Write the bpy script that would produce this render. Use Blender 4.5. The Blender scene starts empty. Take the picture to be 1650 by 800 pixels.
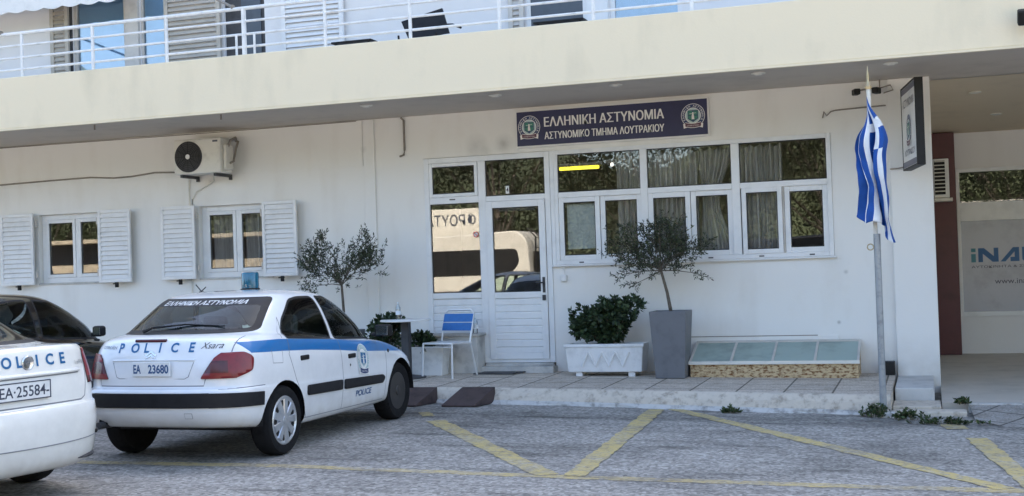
import bpy, bmesh, math, random
import numpy as np
from mathutils import Vector, Matrix
from mathutils.bvhtree import BVHTree
R = math.radians
SC = bpy.context.scene
COL = SC.collection
random.seed(7)

# ------------------------------------------------------------------ camera
cam_d = bpy.data.cameras.new("camera"); cam = bpy.data.objects.new("camera", cam_d); COL.objects.link(cam)
cam_d.sensor_fit = 'HORIZONTAL'; cam_d.sensor_width = 36.0; cam_d.lens = 36.0 * 2000.0 / 1650.0
cam_d.clip_start = 0.05; cam_d.clip_end = 2000.0
yaw, pitch, roll = R(18.5586), R(0.86995), R(-1.93686)
fw = Vector((-math.sin(yaw) * math.cos(pitch), math.cos(yaw) * math.cos(pitch), math.sin(pitch)))
r0 = Vector((math.cos(yaw), math.sin(yaw), 0)); u0 = r0.cross(fw)
cr, sr = math.cos(roll), math.sin(roll)
rt = cr * r0 + sr * u0; up = -sr * r0 + cr * u0
M = Matrix.Identity(4)
for i in range(3):
    M[i][0], M[i][1], M[i][2] = rt[i], up[i], -fw[i]
M[0][3], M[1][3], M[2][3] = 0, 0, 1.543
cam.matrix_world = M
SC.camera = cam

# ------------------------------------------------------------------ light
SUN_EL, SUN_AZ = R(42), R(12)        # the sun stands behind the building, so the street side lies in its shade
w = bpy.data.worlds.new("World"); SC.world = w; w.use_nodes = True
nt = w.node_tree; bg = nt.nodes["Background"]
sky = nt.nodes.new("ShaderNodeTexSky"); sky.sky_type = 'NISHITA'; sky.sun_disc = False
sky.sun_elevation = SUN_EL; sky.sun_rotation = SUN_AZ; sky.air_density = 1.0; sky.dust_density = 3.0; sky.ozone_density = 0.6
nt.links.new(sky.outputs[0], bg.inputs[0]); bg.inputs[1].default_value = 0.14
sd = bpy.data.lights.new("sun", 'SUN'); sd.energy = 5.0; sd.angle = R(0.53); sd.color = (1.0, 0.90, 0.76)
sun = bpy.data.objects.new("sun", sd); COL.objects.link(sun)
sdir = Vector((math.sin(SUN_AZ) * math.cos(SUN_EL), math.cos(SUN_AZ) * math.cos(SUN_EL), math.sin(SUN_EL)))
sun.rotation_euler = sdir.to_track_quat('Z', 'Y').to_euler(); sun.location = (0, 40, 40)
vs = SC.view_settings
vs.view_transform = 'Standard'; vs.look = 'None'; vs.exposure = 2.15; vs.gamma = 1.0; vs.use_curve_mapping = False
SC.cycles.use_denoising = True; SC.cycles.denoiser = 'OPENIMAGEDENOISE'; SC.cycles.denoising_input_passes = 'RGB_ALBEDO_NORMAL'; SC.cycles.denoising_prefilter = 'ACCURATE'
SC.cycles.max_bounces = 8; SC.cycles.transparent_max_bounces = 16

# ------------------------------------------------------------------ materials
def nodes(m):
    m.use_nodes = True
    return m.node_tree, m.node_tree.nodes["Principled BSDF"]

def mat(name, col, rough=0.6, var=0.12, scale=6.0, bump=0.0, bscale=120.0, metal=0.0, coat=0.0, spec=0.5, dirt=None, emit=None, stretch=None, edge=(0.3, 0.7)):
    """Principled material whose base colour drifts by a noise of its own (wear, dirt), never by shade."""
    m = bpy.data.materials.new(name); t, b = nodes(m); N = t.nodes; L = t.links
    tc = N.new("ShaderNodeTexCoord"); vec = tc.outputs["Object"]
    if stretch:
        mp = N.new("ShaderNodeMapping"); mp.inputs["Scale"].default_value = stretch; L.new(vec, mp.inputs[0]); vec = mp.outputs[0]
    n = N.new("ShaderNodeTexNoise"); n.inputs["Scale"].default_value = scale; n.inputs["Detail"].default_value = 6; n.inputs["Roughness"].default_value = 0.62
    L.new(vec, n.inputs["Vector"])
    rp = N.new("ShaderNodeValToRGB"); rp.color_ramp.elements[0].position = edge[0]; rp.color_ramp.elements[1].position = edge[1]
    d = dirt or tuple(c * (1 - 2 * var) for c in col)
    rp.color_ramp.elements[0].color = (*d, 1); rp.color_ramp.elements[1].color = (*[min(1, c * (1 + var * 0.3)) for c in col], 1)
    e = rp.color_ramp.elements.new((edge[0] + edge[1]) / 2); e.color = (*col, 1)
    L.new(n.outputs[0], rp.inputs[0]); L.new(rp.outputs[0], b.inputs["Base Color"])
    b.inputs["Roughness"].default_value = rough; b.inputs["Metallic"].default_value = metal
    b.inputs["Coat Weight"].default_value = coat; b.inputs["Coat Roughness"].default_value = 0.05
    b.inputs["Specular IOR Level"].default_value = spec
    if bump:
        n2 = N.new("ShaderNodeTexNoise"); n2.inputs["Scale"].default_value = bscale; n2.inputs["Detail"].default_value = 4
        L.new(tc.outputs["Object"], n2.inputs["Vector"])
        bp = N.new("ShaderNodeBump"); bp.inputs["Strength"].default_value = bump; bp.inputs["Distance"].default_value = 0.01
        L.new(n2.outputs[0], bp.inputs["Height"]); L.new(bp.outputs[0], b.inputs["Normal"])
    if emit:
        b.inputs["Emission Color"].default_value = (*emit[:3], 1); b.inputs["Emission Strength"].default_value = emit[3]
    return m

def glass(name, tint, refl=0.10, rough=0.0, ior=1.5):
    m = bpy.data.materials.new(name); m.use_nodes = True; t = m.node_tree; N = t.nodes; L = t.links
    for n in list(N): N.remove(n)
    o = N.new("ShaderNodeOutputMaterial"); mx = N.new("ShaderNodeMixShader"); tr = N.new("ShaderNodeBsdfTransparent"); gl = N.new("ShaderNodeBsdfGlossy")
    tr.inputs[0].default_value = (*tint, 1); gl.inputs["Roughness"].default_value = rough; gl.inputs[0].default_value = (0.95, 0.97, 1, 1)
    fr = N.new("ShaderNodeFresnel"); fr.inputs[0].default_value = ior
    ad = N.new("ShaderNodeMath"); ad.operation = 'ADD'; ad.use_clamp = True; ad.inputs[1].default_value = refl
    L.new(fr.outputs[0], ad.inputs[0]); L.new(ad.outputs[0], mx.inputs[0]); L.new(tr.outputs[0], mx.inputs[1]); L.new(gl.outputs[0], mx.inputs[2])
    # a faint film of dust keeps the pane from being perfectly clear
    L.new(mx.outputs[0], o.inputs[0])
    return m

def plaster(name, col, stain=(0.5, 0.46, 0.4), amount=0.35, marks=()):
    m = bpy.data.materials.new(name); t, b = nodes(m); N = t.nodes; L = t.links
    tc = N.new("ShaderNodeTexCoord")
    n = N.new("ShaderNodeTexNoise"); n.inputs["Scale"].default_value = 0.9; n.inputs["Detail"].default_value = 8; n.inputs["Roughness"].default_value = 0.65
    L.new(tc.outputs["Object"], n.inputs["Vector"])
    mp = N.new("ShaderNodeMapping"); mp.inputs["Scale"].default_value = (2.6, 2.6, 0.5); L.new(tc.outputs["Object"], mp.inputs[0])
    n3 = N.new("ShaderNodeTexNoise"); n3.inputs["Scale"].default_value = 1.3; n3.inputs["Detail"].default_value = 6; L.new(mp.outputs[0], n3.inputs["Vector"])
    mu = N.new("ShaderNodeMath"); mu.operation = 'MULTIPLY'; L.new(n.outputs[0], mu.inputs[0]); L.new(n3.outputs[0], mu.inputs[1])
    rp = N.new("ShaderNodeValToRGB"); rp.color_ramp.elements[0].position = 0.25; rp.color_ramp.elements[1].position = 0.46
    rp.color_ramp.elements[0].color = (0, 0, 0, 1); rp.color_ramp.elements[1].color = (1, 1, 1, 1)
    L.new(mu.outputs[0], rp.inputs[0])
    ms = N.new("ShaderNodeMath"); ms.operation = 'MULTIPLY'; ms.inputs[1].default_value = amount; L.new(rp.outputs[0], ms.inputs[0])
    mx = N.new("ShaderNodeMix"); mx.data_type = 'RGBA'; mx.inputs[6].default_value = (*col, 1); mx.inputs[7].default_value = (*stain, 1)
    L.new(ms.outputs[0], mx.inputs[0])
    out = mx.outputs[2]
    # single scuffs and sooty smudges at their own places on the wall (x, z, size, strength), broken up by noise
    sp = N.new("ShaderNodeSeparateXYZ"); L.new(tc.outputs["Object"], sp.inputs[0])
    n7 = N.new("ShaderNodeTexNoise"); n7.inputs["Scale"].default_value = 7; n7.inputs["Detail"].default_value = 5; L.new(tc.outputs["Object"], n7.inputs["Vector"])
    for (px_, pz_, r_, k_) in marks:
        cx = N.new("ShaderNodeCombineXYZ"); L.new(sp.outputs[0], cx.inputs[0]); L.new(sp.outputs[2], cx.inputs[2])
        ds = N.new("ShaderNodeVectorMath"); ds.operation = 'DISTANCE'; L.new(cx.outputs[0], ds.inputs[0]); ds.inputs[1].default_value = (px_, 0, pz_)
        mr = N.new("ShaderNodeMapRange"); mr.inputs[1].default_value = 0; mr.inputs[2].default_value = r_; mr.inputs[3].default_value = k_; mr.inputs[4].default_value = 0; L.new(ds.outputs["Value"], mr.inputs[0])
        mm = N.new("ShaderNodeMath"); mm.operation = 'MULTIPLY'; L.new(mr.outputs[0], mm.inputs[0]); L.new(n7.outputs[0], mm.inputs[1])
        mk = N.new("ShaderNodeMix"); mk.data_type = 'RGBA'; L.new(mm.outputs[0], mk.inputs[0]); L.new(out, mk.inputs[6]); mk.inputs[7].default_value = (0.16, 0.15, 0.14, 1); out = mk.outputs[2]
    if marks:
        # mud splashed on to the lowest half metre
        zr = N.new("ShaderNodeMapRange"); zr.inputs[1].default_value = 0.15; zr.inputs[2].default_value = 0.62; zr.inputs[3].default_value = 0.55; zr.inputs[4].default_value = 0; L.new(sp.outputs[2], zr.inputs[0])
        zm = N.new("ShaderNodeMath"); zm.operation = 'MULTIPLY'; L.new(zr.outputs[0], zm.inputs[0]); L.new(n7.outputs[0], zm.inputs[1])
        mk = N.new("ShaderNodeMix"); mk.data_type = 'RGBA'; L.new(zm.outputs[0], mk.inputs[0]); L.new(out, mk.inputs[6]); mk.inputs[7].default_value = (0.36, 0.32, 0.27, 1); out = mk.outputs[2]
    L.new(out, b.inputs["Base Color"]); b.inputs["Roughness"].default_value = 0.85
    n2 = N.new("ShaderNodeTexNoise"); n2.inputs["Scale"].default_value = 45; n2.inputs["Detail"].default_value = 5; L.new(tc.outputs["Object"], n2.inputs["Vector"])
    bp = N.new("ShaderNodeBump"); bp.inputs["Strength"].default_value = 0.12; bp.inputs["Distance"].default_value = 0.01
    L.new(n2.outputs[0], bp.inputs["Height"]); L.new(bp.outputs[0], b.inputs["Normal"])
    return m

def asphalt_mat(name, paint=None, wear=0.0):
    m = bpy.data.materials.new(name); t, b = nodes(m); N = t.nodes; L = t.links
    tc = N.new("ShaderNodeTexCoord"); V = tc.outputs["Object"]
    def noise(sc, det=4, rg=0.6, vec=V):
        n = N.new("ShaderNodeTexNoise"); n.inputs["Scale"].default_value = sc; n.inputs["Detail"].default_value = det; n.inputs["Roughness"].default_value = rg
        L.new(vec, n.inputs["Vector"]); return n.outputs[0]
    def ramp(src, stops):
        r = N.new("ShaderNodeValToRGB"); els = r.color_ramp.elements
        els[0].position, els[0].color = stops[0][0], (*stops[0][1], 1); els[1].position, els[1].color = stops[-1][0], (*stops[-1][1], 1)
        for p, c in stops[1:-1]:
            e = els.new(p); e.color = (*c, 1)
        L.new(src, r.inputs[0]); return r.outputs[0]
    def mix(a, c, f, mode='MIX'):
        x = N.new("ShaderNodeMix"); x.data_type = 'RGBA'; x.blend_type = mode
        for s, v in ((6, a), (7, c)):
            if isinstance(v, tuple): x.inputs[s].default_value = (*v, 1)
            else: L.new(v, x.inputs[s])
        if isinstance(f, (int, float)): x.inputs[0].default_value = f
        else: L.new(f, x.inputs[0])
        return x.outputs[2]
    g = lambda v: (v, v, v)
    # stones: a cell pattern of pale and dark chips in grey binder
    vo = N.new("ShaderNodeTexVoronoi"); vo.inputs["Scale"].default_value = 38; L.new(V, vo.inputs["Vector"])
    chips = ramp(vo.outputs["Color"], [(0.12, (0.12, 0.113, 0.102)), (0.5, (0.305, 0.287, 0.258)), (0.88, (0.56, 0.53, 0.48))])
    fine = ramp(noise(28, 6, 0.75), [(0.34, (0.13, 0.122, 0.11)), (0.5, (0.31, 0.292, 0.264)), (0.66, (0.50, 0.474, 0.432))])
    base = mix(chips, fine, 0.42)
    big = ramp(noise(0.8, 6), [(0.3, g(0.62)), (0.5, g(0.97)), (0.75, g(1.15))])
    base = mix(base, big, 1.0, 'MULTIPLY')
    mp = N.new("ShaderNodeMapping"); mp.inputs["Scale"].default_value = (0.55, 3.4, 1); L.new(V, mp.inputs[0])
    streak = ramp(noise(1.5, 7, 0.66, mp.outputs[0]), [(0.33, g(0.38)), (0.43, g(0.85)), (0.58, g(1.0))])
    base = mix(base, streak, 0.85, 'MULTIPLY')
    # a tarry drain line along the kerb
    sp = N.new("ShaderNodeSeparateXYZ"); L.new(V, sp.inputs[0])
    wob = N.new("ShaderNodeMath"); wob.operation = 'MULTIPLY_ADD'; L.new(noise(0.7, 3), wob.inputs[0]); wob.inputs[1].default_value = 0.9; L.new(sp.outputs[1], wob.inputs[2])
    df = N.new("ShaderNodeMath"); df.operation = 'SUBTRACT'; L.new(wob.outputs[0], df.inputs[0]); df.inputs[1].default_value = 12.82
    ab = N.new("ShaderNodeMath"); ab.operation = 'ABSOLUTE'; L.new(df.outputs[0], ab.inputs[0])
    tar = ramp(ab.outputs[0], [(0.0, g(0.45)), (0.16, g(0.72)), (0.42, g(1.0))])
    base = mix(base, tar, ramp(noise(2.6, 6, 0.7, mp.outputs[0]), [(0.38, g(0.15)), (0.55, g(1.0))]), 'MULTIPLY')
    if paint:
        sub = ramp(noise(15, 8, 0.8), [(0.36, g(0.05)), (0.54, g(1.0))])
        sub2 = ramp(noise(2.2, 5, 0.7), [(0.30 + wear, g(0.2 - wear)), (0.54 + wear, g(1.0))])
        f = mix(sub, sub2, 1.0, 'MULTIPLY')
        base = mix(base, paint, f)
    L.new(base, b.inputs["Base Color"]); b.inputs["Roughness"].default_value = 0.9; b.inputs["Specular IOR Level"].default_value = 0.3
    bp = N.new("ShaderNodeBump"); bp.inputs["Strength"].default_value = 0.55; bp.inputs["Distance"].default_value = 0.012
    L.new(noise(45, 5, 0.7), bp.inputs["Height"]); L.new(bp.outputs[0], b.inputs["Normal"])
    return m

def tile_mat(name, col, joint, size, width=0.012, rot=0.0):
    m = bpy.data.materials.new(name); t, b = nodes(m); N = t.nodes; L = t.links
    tc = N.new("ShaderNodeTexCoord"); mp = N.new("ShaderNodeMapping"); mp.inputs["Rotation"].default_value = (0, 0, rot); L.new(tc.outputs["Object"], mp.inputs[0])
    br = N.new("ShaderNodeTexBrick"); br.offset = 0.0; br.inputs["Scale"].default_value = 1.0
    br.inputs["Brick Width"].default_value = size; br.inputs["Row Height"].default_value = size; br.inputs["Mortar Size"].default_value = width; br.inputs["Mortar Smooth"].default_value = 0.3
    br.inputs["Color1"].default_value = (*col, 1); br.inputs["Color2"].default_value = (*[c * 0.88 for c in col], 1); br.inputs["Mortar"].default_value = (*joint, 1)
    L.new(mp.outputs[0], br.inputs[0])
    n = N.new("ShaderNodeTexNoise"); n.inputs["Scale"].default_value = 7; n.inputs["Detail"].default_value = 8; n.inputs["Roughness"].default_value = 0.7; L.new(tc.outputs["Object"], n.inputs["Vector"])
    rp = N.new("ShaderNodeValToRGB"); rp.color_ramp.elements[0].position = 0.32; rp.color_ramp.elements[0].color = (0.60, 0.55, 0.49, 1); rp.color_ramp.elements[1].position = 0.6; rp.color_ramp.elements[1].color = (1, 1, 1, 1)
    L.new(n.outputs[0], rp.inputs[0])
    n4 = N.new("ShaderNodeTexNoise"); n4.inputs["Scale"].default_value = 55; n4.inputs["Detail"].default_value = 3; L.new(tc.outputs["Object"], n4.inputs["Vector"])
    rp4 = N.new("ShaderNodeValToRGB"); rp4.color_ramp.elements[0].position = 0.36; rp4.color_ramp.elements[0].color = (0.55, 0.52, 0.5, 1); rp4.color_ramp.elements[1].position = 0.56; rp4.color_ramp.elements[1].color = (1, 1, 1, 1)
    L.new(n4.outputs[0], rp4.inputs[0])
    mx = N.new("ShaderNodeMix"); mx.data_type = 'RGBA'; mx.blend_type = 'MULTIPLY'; mx.inputs[0].default_value = 0.75
    L.new(br.outputs[0], mx.inputs[6]); L.new(rp.outputs[0], mx.inputs[7])
    mx2 = N.new("ShaderNodeMix"); mx2.data_type = 'RGBA'; mx2.blend_type = 'MULTIPLY'; mx2.inputs[0].default_value = 0.8
    L.new(mx.outputs[2], mx2.inputs[6]); L.new(rp4.outputs[0], mx2.inputs[7])
    L.new(mx2.outputs[2], b.inputs["Base Color"]); b.inputs["Roughness"].default_value = 0.88
    bp = N.new("ShaderNodeBump"); bp.inputs["Strength"].default_value = 0.4; bp.inputs["Distance"].default_value = 0.01
    L.new(n4.outputs[0], bp.inputs["Height"]); L.new(bp.outputs[0], b.inputs["Normal"])
    return m

def paint_mat(name, col, inner=(0.03, 0.03, 0.035), rough=0.24, grime=0.12):
    """Car paint with clear coat; the bare inside of the shell is dark lining."""
    m = bpy.data.materials.new(name); t, b = nodes(m); N = t.nodes; L = t.links
    ge = N.new("ShaderNodeNewGeometry"); tc = N.new("ShaderNodeTexCoord")
    n = N.new("ShaderNodeTexNoise"); n.inputs["Scale"].default_value = 3.5; n.inputs["Detail"].default_value = 7; n.inputs["Roughness"].default_value = 0.7; L.new(tc.outputs["Object"], n.inputs["Vector"])
    rp = N.new("ShaderNodeValToRGB"); rp.color_ramp.elements[0].position = 0.36; rp.color_ramp.elements[1].position = 0.6
    rp.color_ramp.elements[0].color = (*[c * (1 - grime) for c in col], 1); rp.color_ramp.elements[1].color = (*col, 1)
    L.new(n.outputs[0], rp.inputs[0])
    mx = N.new("ShaderNodeMix"); mx.data_type = 'RGBA'; mx.inputs[7].default_value = (*inner, 1)
    # road grime on the sills and the lower bumpers
    sp = N.new("ShaderNodeSeparateXYZ"); L.new(tc.outputs["Object"], sp.inputs[0])
    zr = N.new("ShaderNodeMapRange"); zr.inputs[1].default_value = 0.22; zr.inputs[2].default_value = 0.52; zr.inputs[3].default_value = 0.75; zr.inputs[4].default_value = 0; L.new(sp.outputs[2], zr.inputs[0])
    n8 = N.new("ShaderNodeTexNoise"); n8.inputs["Scale"].default_value = 9; n8.inputs["Detail"].default_value = 7; L.new(tc.outputs["Object"], n8.inputs["Vector"])
    zm = N.new("ShaderNodeMath"); zm.operation = 'MULTIPLY'; L.new(zr.outputs[0], zm.inputs[0]); L.new(n8.outputs[0], zm.inputs[1])
    gm = N.new("ShaderNodeMix"); gm.data_type = 'RGBA'; L.new(zm.outputs[0], gm.inputs[0]); L.new(rp.outputs[0], gm.inputs[6]); gm.inputs[7].default_value = (*[0.42 * k * (1 if col[0] > .3 else .12) for k in (1, .93, .82)], 1)
    L.new(ge.outputs["Backfacing"], mx.inputs[0]); L.new(gm.outputs[2], mx.inputs[6]); L.new(mx.outputs[2], b.inputs["Base Color"])
    b.inputs["Roughness"].default_value = rough; b.inputs["Coat Weight"].default_value = 0.85; b.inputs["Coat Roughness"].default_value = 0.04
    return m

MT = {}
def m_(k): return MT[k]
MT['wall'] = plaster('white_plaster', (0.80, 0.79, 0.765), (0.55, 0.50, 0.43), 0.26, marks=[(0.42, 3.13, .20, .5), (0.80, 3.15, .15, .7), (0.55, 3.05, .10, .4), (5.05, 1.35, .035, .9), (4.95, 0.75, .03, 1.0), (-1.2, 3.2, .06, .4), (-3.6, 2.9, .05, .5), (0.9, 1.75, .04, .4), (2.4, 0.4, .3, .25), (4.6, 0.3, .4, .25)])
MT['wall_upper'] = plaster('upper_plaster', (0.76, 0.75, 0.75), (0.6, 0.57, 0.53), 0.2)
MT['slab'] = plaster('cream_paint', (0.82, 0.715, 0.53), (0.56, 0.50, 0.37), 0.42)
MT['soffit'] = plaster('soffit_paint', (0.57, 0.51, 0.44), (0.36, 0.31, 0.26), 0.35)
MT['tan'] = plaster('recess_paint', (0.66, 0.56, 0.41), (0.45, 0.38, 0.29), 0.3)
MT['pvc'] = mat('white_frame', (0.76, 0.77, 0.78), 0.4, 0.05, 4)
MT['pvc_grey'] = mat('greyed_frame', (0.55, 0.52, 0.48), 0.5, 0.1, 4)
MT['gasket'] = mat('dark_gasket', (0.03, 0.03, 0.03), 0.6, 0.1)
MT['shutter'] = mat('shutter_paint', (0.78, 0.78, 0.78), 0.5, 0.05, 5)
MT['shutter_beige'] = mat('beige_shutter', (0.46, 0.42, 0.36), 0.6, 0.1, 5)
MT['glass'] = glass('window_glass', (0.92, 0.92, 0.92), 0.035)
MT['glass_blue'] = glass('sky_glass', (0.8, 0.85, 0.9), 0.06)
MT['carglass'] = glass('car_glass', (0.82, 0.93, 0.88), 0.0, ior=1.33)
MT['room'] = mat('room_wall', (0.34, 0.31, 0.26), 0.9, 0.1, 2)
MT['curtain'] = mat('curtain_cloth', (0.56, 0.55, 0.515), 0.9, 0.25, 9, stretch=(3, 3, 0.25))
MT['railing'] = mat('railing_paint', (0.78, 0.79, 0.80), 0.4, 0.1, 8)
MT['black'] = mat('black_plastic', (0.012, 0.012, 0.013), 0.55, 0.2, 12, spec=0.3)
MT['dark'] = mat('dark_grey', (0.05, 0.05, 0.055), 0.6, 0.2, 8)
MT['darkblue'] = mat('dark_door', (0.06, 0.075, 0.10), 0.35, 0.2, 3)
MT['grey'] = mat('grey_metal', (0.36, 0.37, 0.38), 0.45, 0.15, 9, metal=0.6)
MT['galv'] = mat('galvanised_pole', (0.34, 0.36, 0.38), 0.5, 0.15, 14, metal=0.4)
MT['white'] = mat('white_paint', (0.80, 0.80, 0.79), 0.45, 0.06, 6)
MT['offwhite'] = mat('aged_white', (0.70, 0.68, 0.62), 0.5, 0.1, 5)
MT['band_grey'] = mat('sign_band', (0.16, 0.16, 0.20), 0.5, 0.05)
MT['navy'] = mat('navy_board', (0.024, 0.026, 0.085), 0.45, 0.1, 3)
MT['lettering'] = mat('white_lettering', (0.80, 0.79, 0.77), 0.5, 0.03)
MT['sky_tint'] = mat('painted_sky_reflection', (0.46, 0.70, 0.88), 0.8, 0.08, 2)  # blue of the mirrored sky put into the base colour
MT['emb_blue'] = mat('emblem_blue', (0.03, 0.05, 0.14), 0.5, 0.05)
MT['emb_green'] = mat('emblem_green', (0.05, 0.22, 0.17), 0.5, 0.1)
MT['emb_teal'] = mat('emblem_pale', (0.42, 0.55, 0.56), 0.5, 0.1)
MT['emb_maroon'] = mat('emblem_ribbon', (0.13, 0.05, 0.08), 0.5, 0.1)
MT['maroon'] = mat('maroon_paint', (0.085, 0.018, 0.026), 0.4, 0.12, 4)
MT['cable'] = mat('cable_grey', (0.26, 0.23, 0.20), 0.7, 0.15, 12)
MT['rust'] = mat('rusty_paint', (0.55, 0.42, 0.25), 0.85, 0.2, 40, edge=(0.40, 0.66), dirt=(0.17, 0.07, 0.02), stretch=(0.45, 1, 1), bump=0.3, bscale=60)
MT['sky_glass_green'] = mat('wired_glass', (0.28, 0.37, 0.34), 0.3, 0.2, 2.0, spec=0.6)
MT['concrete'] = mat('pale_concrete', (0.55, 0.535, 0.51), 0.9, 0.18, 4, bump=0.25, bscale=50)
MT['kerb'] = mat('worn_kerb', (0.58, 0.515, 0.43), 0.92, 0.2, 11, bump=0.8, bscale=24, dirt=(0.33, 0.28, 0.225))
MT['kerb_white'] = mat('limewash_edge', (0.52, 0.505, 0.48), 0.9, 0.25, 8, dirt=(0.20, 0.185, 0.165), bump=0.3, bscale=40)
MT['tiles'] = tile_mat('sidewalk_tiles', (0.68, 0.60, 0.51), (0.17, 0.15, 0.12), 0.5)
MT['tiles_low'] = tile_mat('lower_tiles', (0.42, 0.40, 0.37), (0.12, 0.11, 0.10), 0.42, 0.014, 0.5)
MT['recess_floor'] = mat('recess_floor', (0.53, 0.485, 0.42), 0.6, 0.1, 2)
MT['ramp'] = mat('painted_steel_ramp', (0.060, 0.040, 0.040), 0.55, 0.25, 9, bump=0.2, bscale=60)
MT['potgrey'] = mat('grey_planter', (0.145, 0.15, 0.165), 0.5, 0.12, 5)
MT['plastic_white'] = mat('planter_white', (0.72, 0.72, 0.72), 0.5, 0.1, 6)
MT['soil'] = mat('soil', (0.06, 0.045, 0.035), 1, 0.3, 20)
MT['bark'] = mat('bark', (0.12, 0.10, 0.08), 0.95, 0.3, 18, bump=0.5, bscale=40)
for k, c in (('leaf_a', (0.045, 0.062, 0.027)), ('leaf_b', (0.080, 0.104, 0.052)), ('leaf_c', (0.018, 0.025, 0.014)),
             ('bush_a', (0.030, 0.055, 0.024)), ('bush_b', (0.048, 0.080, 0.032)), ('bush_c', (0.016, 0.030, 0.014)),
             ('tree_a', (0.020, 0.026, 0.012)), ('tree_b', (0.034, 0.038, 0.018)), ('tree_c', (0.014, 0.019, 0.010)),
             ('weed_a', (0.032, 0.056, 0.018)), ('weed_b', (0.055, 0.085, 0.025))):
    MT[k] = mat(k, c, 0.9 if k[0] == 't' else 0.55, 0.15, 30, spec=0.1 if k[0] == 't' else 0.4)
MT['dryweed'] = mat('dry_stalk', (0.16, 0.14, 0.09), 0.8, 0.2, 20)
MT['strap'] = mat('blue_strap', (0.02, 0.15, 0.46), 0.5, 0.08, 20)
MT['alu'] = mat('chair_tube', (0.74, 0.75, 0.76), 0.3, 0.06, 8, metal=0.3)
MT['flag_blue'] = mat('flag_blue', (0.006, 0.075, 0.34), 0.75, 0.08, 12)
MT['flag_white'] = mat('flag_white', (0.80, 0.81, 0.83), 0.75, 0.04, 12)
MT['brass'] = mat('brass_tip', (0.50, 0.40, 0.24), 0.4, 0.1, 9, metal=0.7)
MT['bottle'] = glass('water_bottle', (0.86, 0.9, 0.92), 0.08)
MT['capblue'] = mat('bottle_cap', (0.75, 0.8, 0.85), 0.4)
MT['yellow_tube'] = mat('yellow_lamp', (0.8, 0.75, 0.1), 0.5, 0.02, emit=(1.0, 0.86, 0.06, 0.55))
MT['white_lamp'] = mat('white_lamp', (0.9, 0.9, 0.85), 0.5, 0.02, emit=(1.0, 0.95, 0.85, 0.6))
MT['paper'] = mat('pale_blind', (0.58, 0.66, 0.64), 0.8, 0.06, 12)
MT['frost'] = mat('frosted_film', (0.37, 0.41, 0.48), 0.25, 0.1, 2, spec=0.6)
MT['logo_blue'] = mat('logo_blue', (0.035, 0.12, 0.28), 0.5, 0.03)
MT['logo_teal'] = mat('logo_teal', (0.05, 0.20, 0.26), 0.5, 0.03)
MT['ink'] = mat('dark_ink', (0.04, 0.05, 0.08), 0.5, 0.05)
MT['red_sign'] = mat('red_sign', (0.6, 0.06, 0.05), 0.5, 0.05)
MT['awning'] = mat('awning_cloth', (0.76, 0.75, 0.73), 0.9, 0.06, 6)
# cars
MT['car_white'] = paint_mat('police_white', (0.80, 0.81, 0.82), grime=0.07)
MT['car_cream'] = paint_mat('older_white', (0.80, 0.80, 0.765), grime=0.09)
MT['car_dark'] = paint_mat('dark_paint', (0.004, 0.0045, 0.007), rough=0.14)
MT['stripe'] = mat('stripe_blue', (0.008, 0.155, 0.42), 0.3, 0.04, 6, coat=0.5)
MT['text_blue'] = mat('letter_blue', (0.006, 0.115, 0.29), 0.35, 0.05, 8)
MT['text_navy'] = mat('letter_navy', (0.03, 0.09, 0.22), 0.4, 0.05, 8)
MT['gap'] = mat('panel_gap', (0.20, 0.21, 0.23), 0.8, 0.1)
MT['trim'] = mat('black_trim', (0.014, 0.014, 0.017), 0.5, 0.2, 10, spec=0.3)
MT['tyre'] = mat('tyre_rubber', (0.013, 0.013, 0.014), 0.9, 0.25, 20, bump=0.2, bscale=60, spec=0.2)
MT['rim'] = mat('silver_rim', (0.55, 0.57, 0.60), 0.3, 0.1, 10, metal=0.7)
MT['steel_rim'] = mat('black_steel_rim', (0.040, 0.036, 0.034), 0.5, 0.2, 10)
MT['lamp_red'] = mat('red_lens', (0.20, 0.004, 0.009), 0.3, 0.15, 18, coat=0.3)
MT['lamp_bright'] = mat('bright_red_lens', (0.55, 0.022, 0.035), 0.12, 0.1, 18, coat=1.0)
MT['lamp_smoke'] = mat('smoked_lens', (0.085, 0.010, 0.013), 0.25, 0.15, 18, coat=0.3)
MT['chrome'] = mat('chrome', (0.62, 0.63, 0.65), 0.15, 0.05, 10, metal=1.0)
MT['beacon'] = mat('blue_beacon', (0.0, 0.10, 0.17), 0.15, 0.15, 12, coat=0.8)
MT['plate'] = mat('plate_white', (0.74, 0.75, 0.75), 0.4, 0.05, 15)
MT['seat'] = mat('seat_cloth', (0.035, 0.037, 0.042), 0.9, 0.2, 15)
MT['hivis'] = mat('hivis_cloth', (0.42, 0.60, 0.03), 0.7, 0.1, 20)
MT['van'] = mat('van_paint', (0.74, 0.70, 0.60), 0.35, 0.06, 3)
MT['stone'] = mat('stone_wall', (0.31, 0.265, 0.195), 0.9, 0.25, 3, bump=0.4, bscale=12)
MT['sky_screen_hill'] = mat('sky_screen_scrub', (0.07, 0.085, 0.04), 0.95, 0.4, 0.12)

# ------------------------------------------------------------------ object helpers
def tag(o, label=None, cat=None, group=None, kind=None):
    if label: o["label"] = label
    if cat: o["category"] = cat
    if group: o["group"] = group
    if kind: o["kind"] = kind
    return o

def thing(name, label, cat, loc=(0, 0, 0), rz=0.0, group=None):
    o = bpy.data.objects.new(name, None); COL.objects.link(o); o.empty_display_size = 0.2
    o.location = loc; o.rotation_euler = (0, 0, rz)
    return tag(o, label, cat, group)

def chain(o):
    m = Matrix.Identity(4)
    while o is not None:
        m = o.matrix_basis @ m; o = o.parent
    return m

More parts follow.
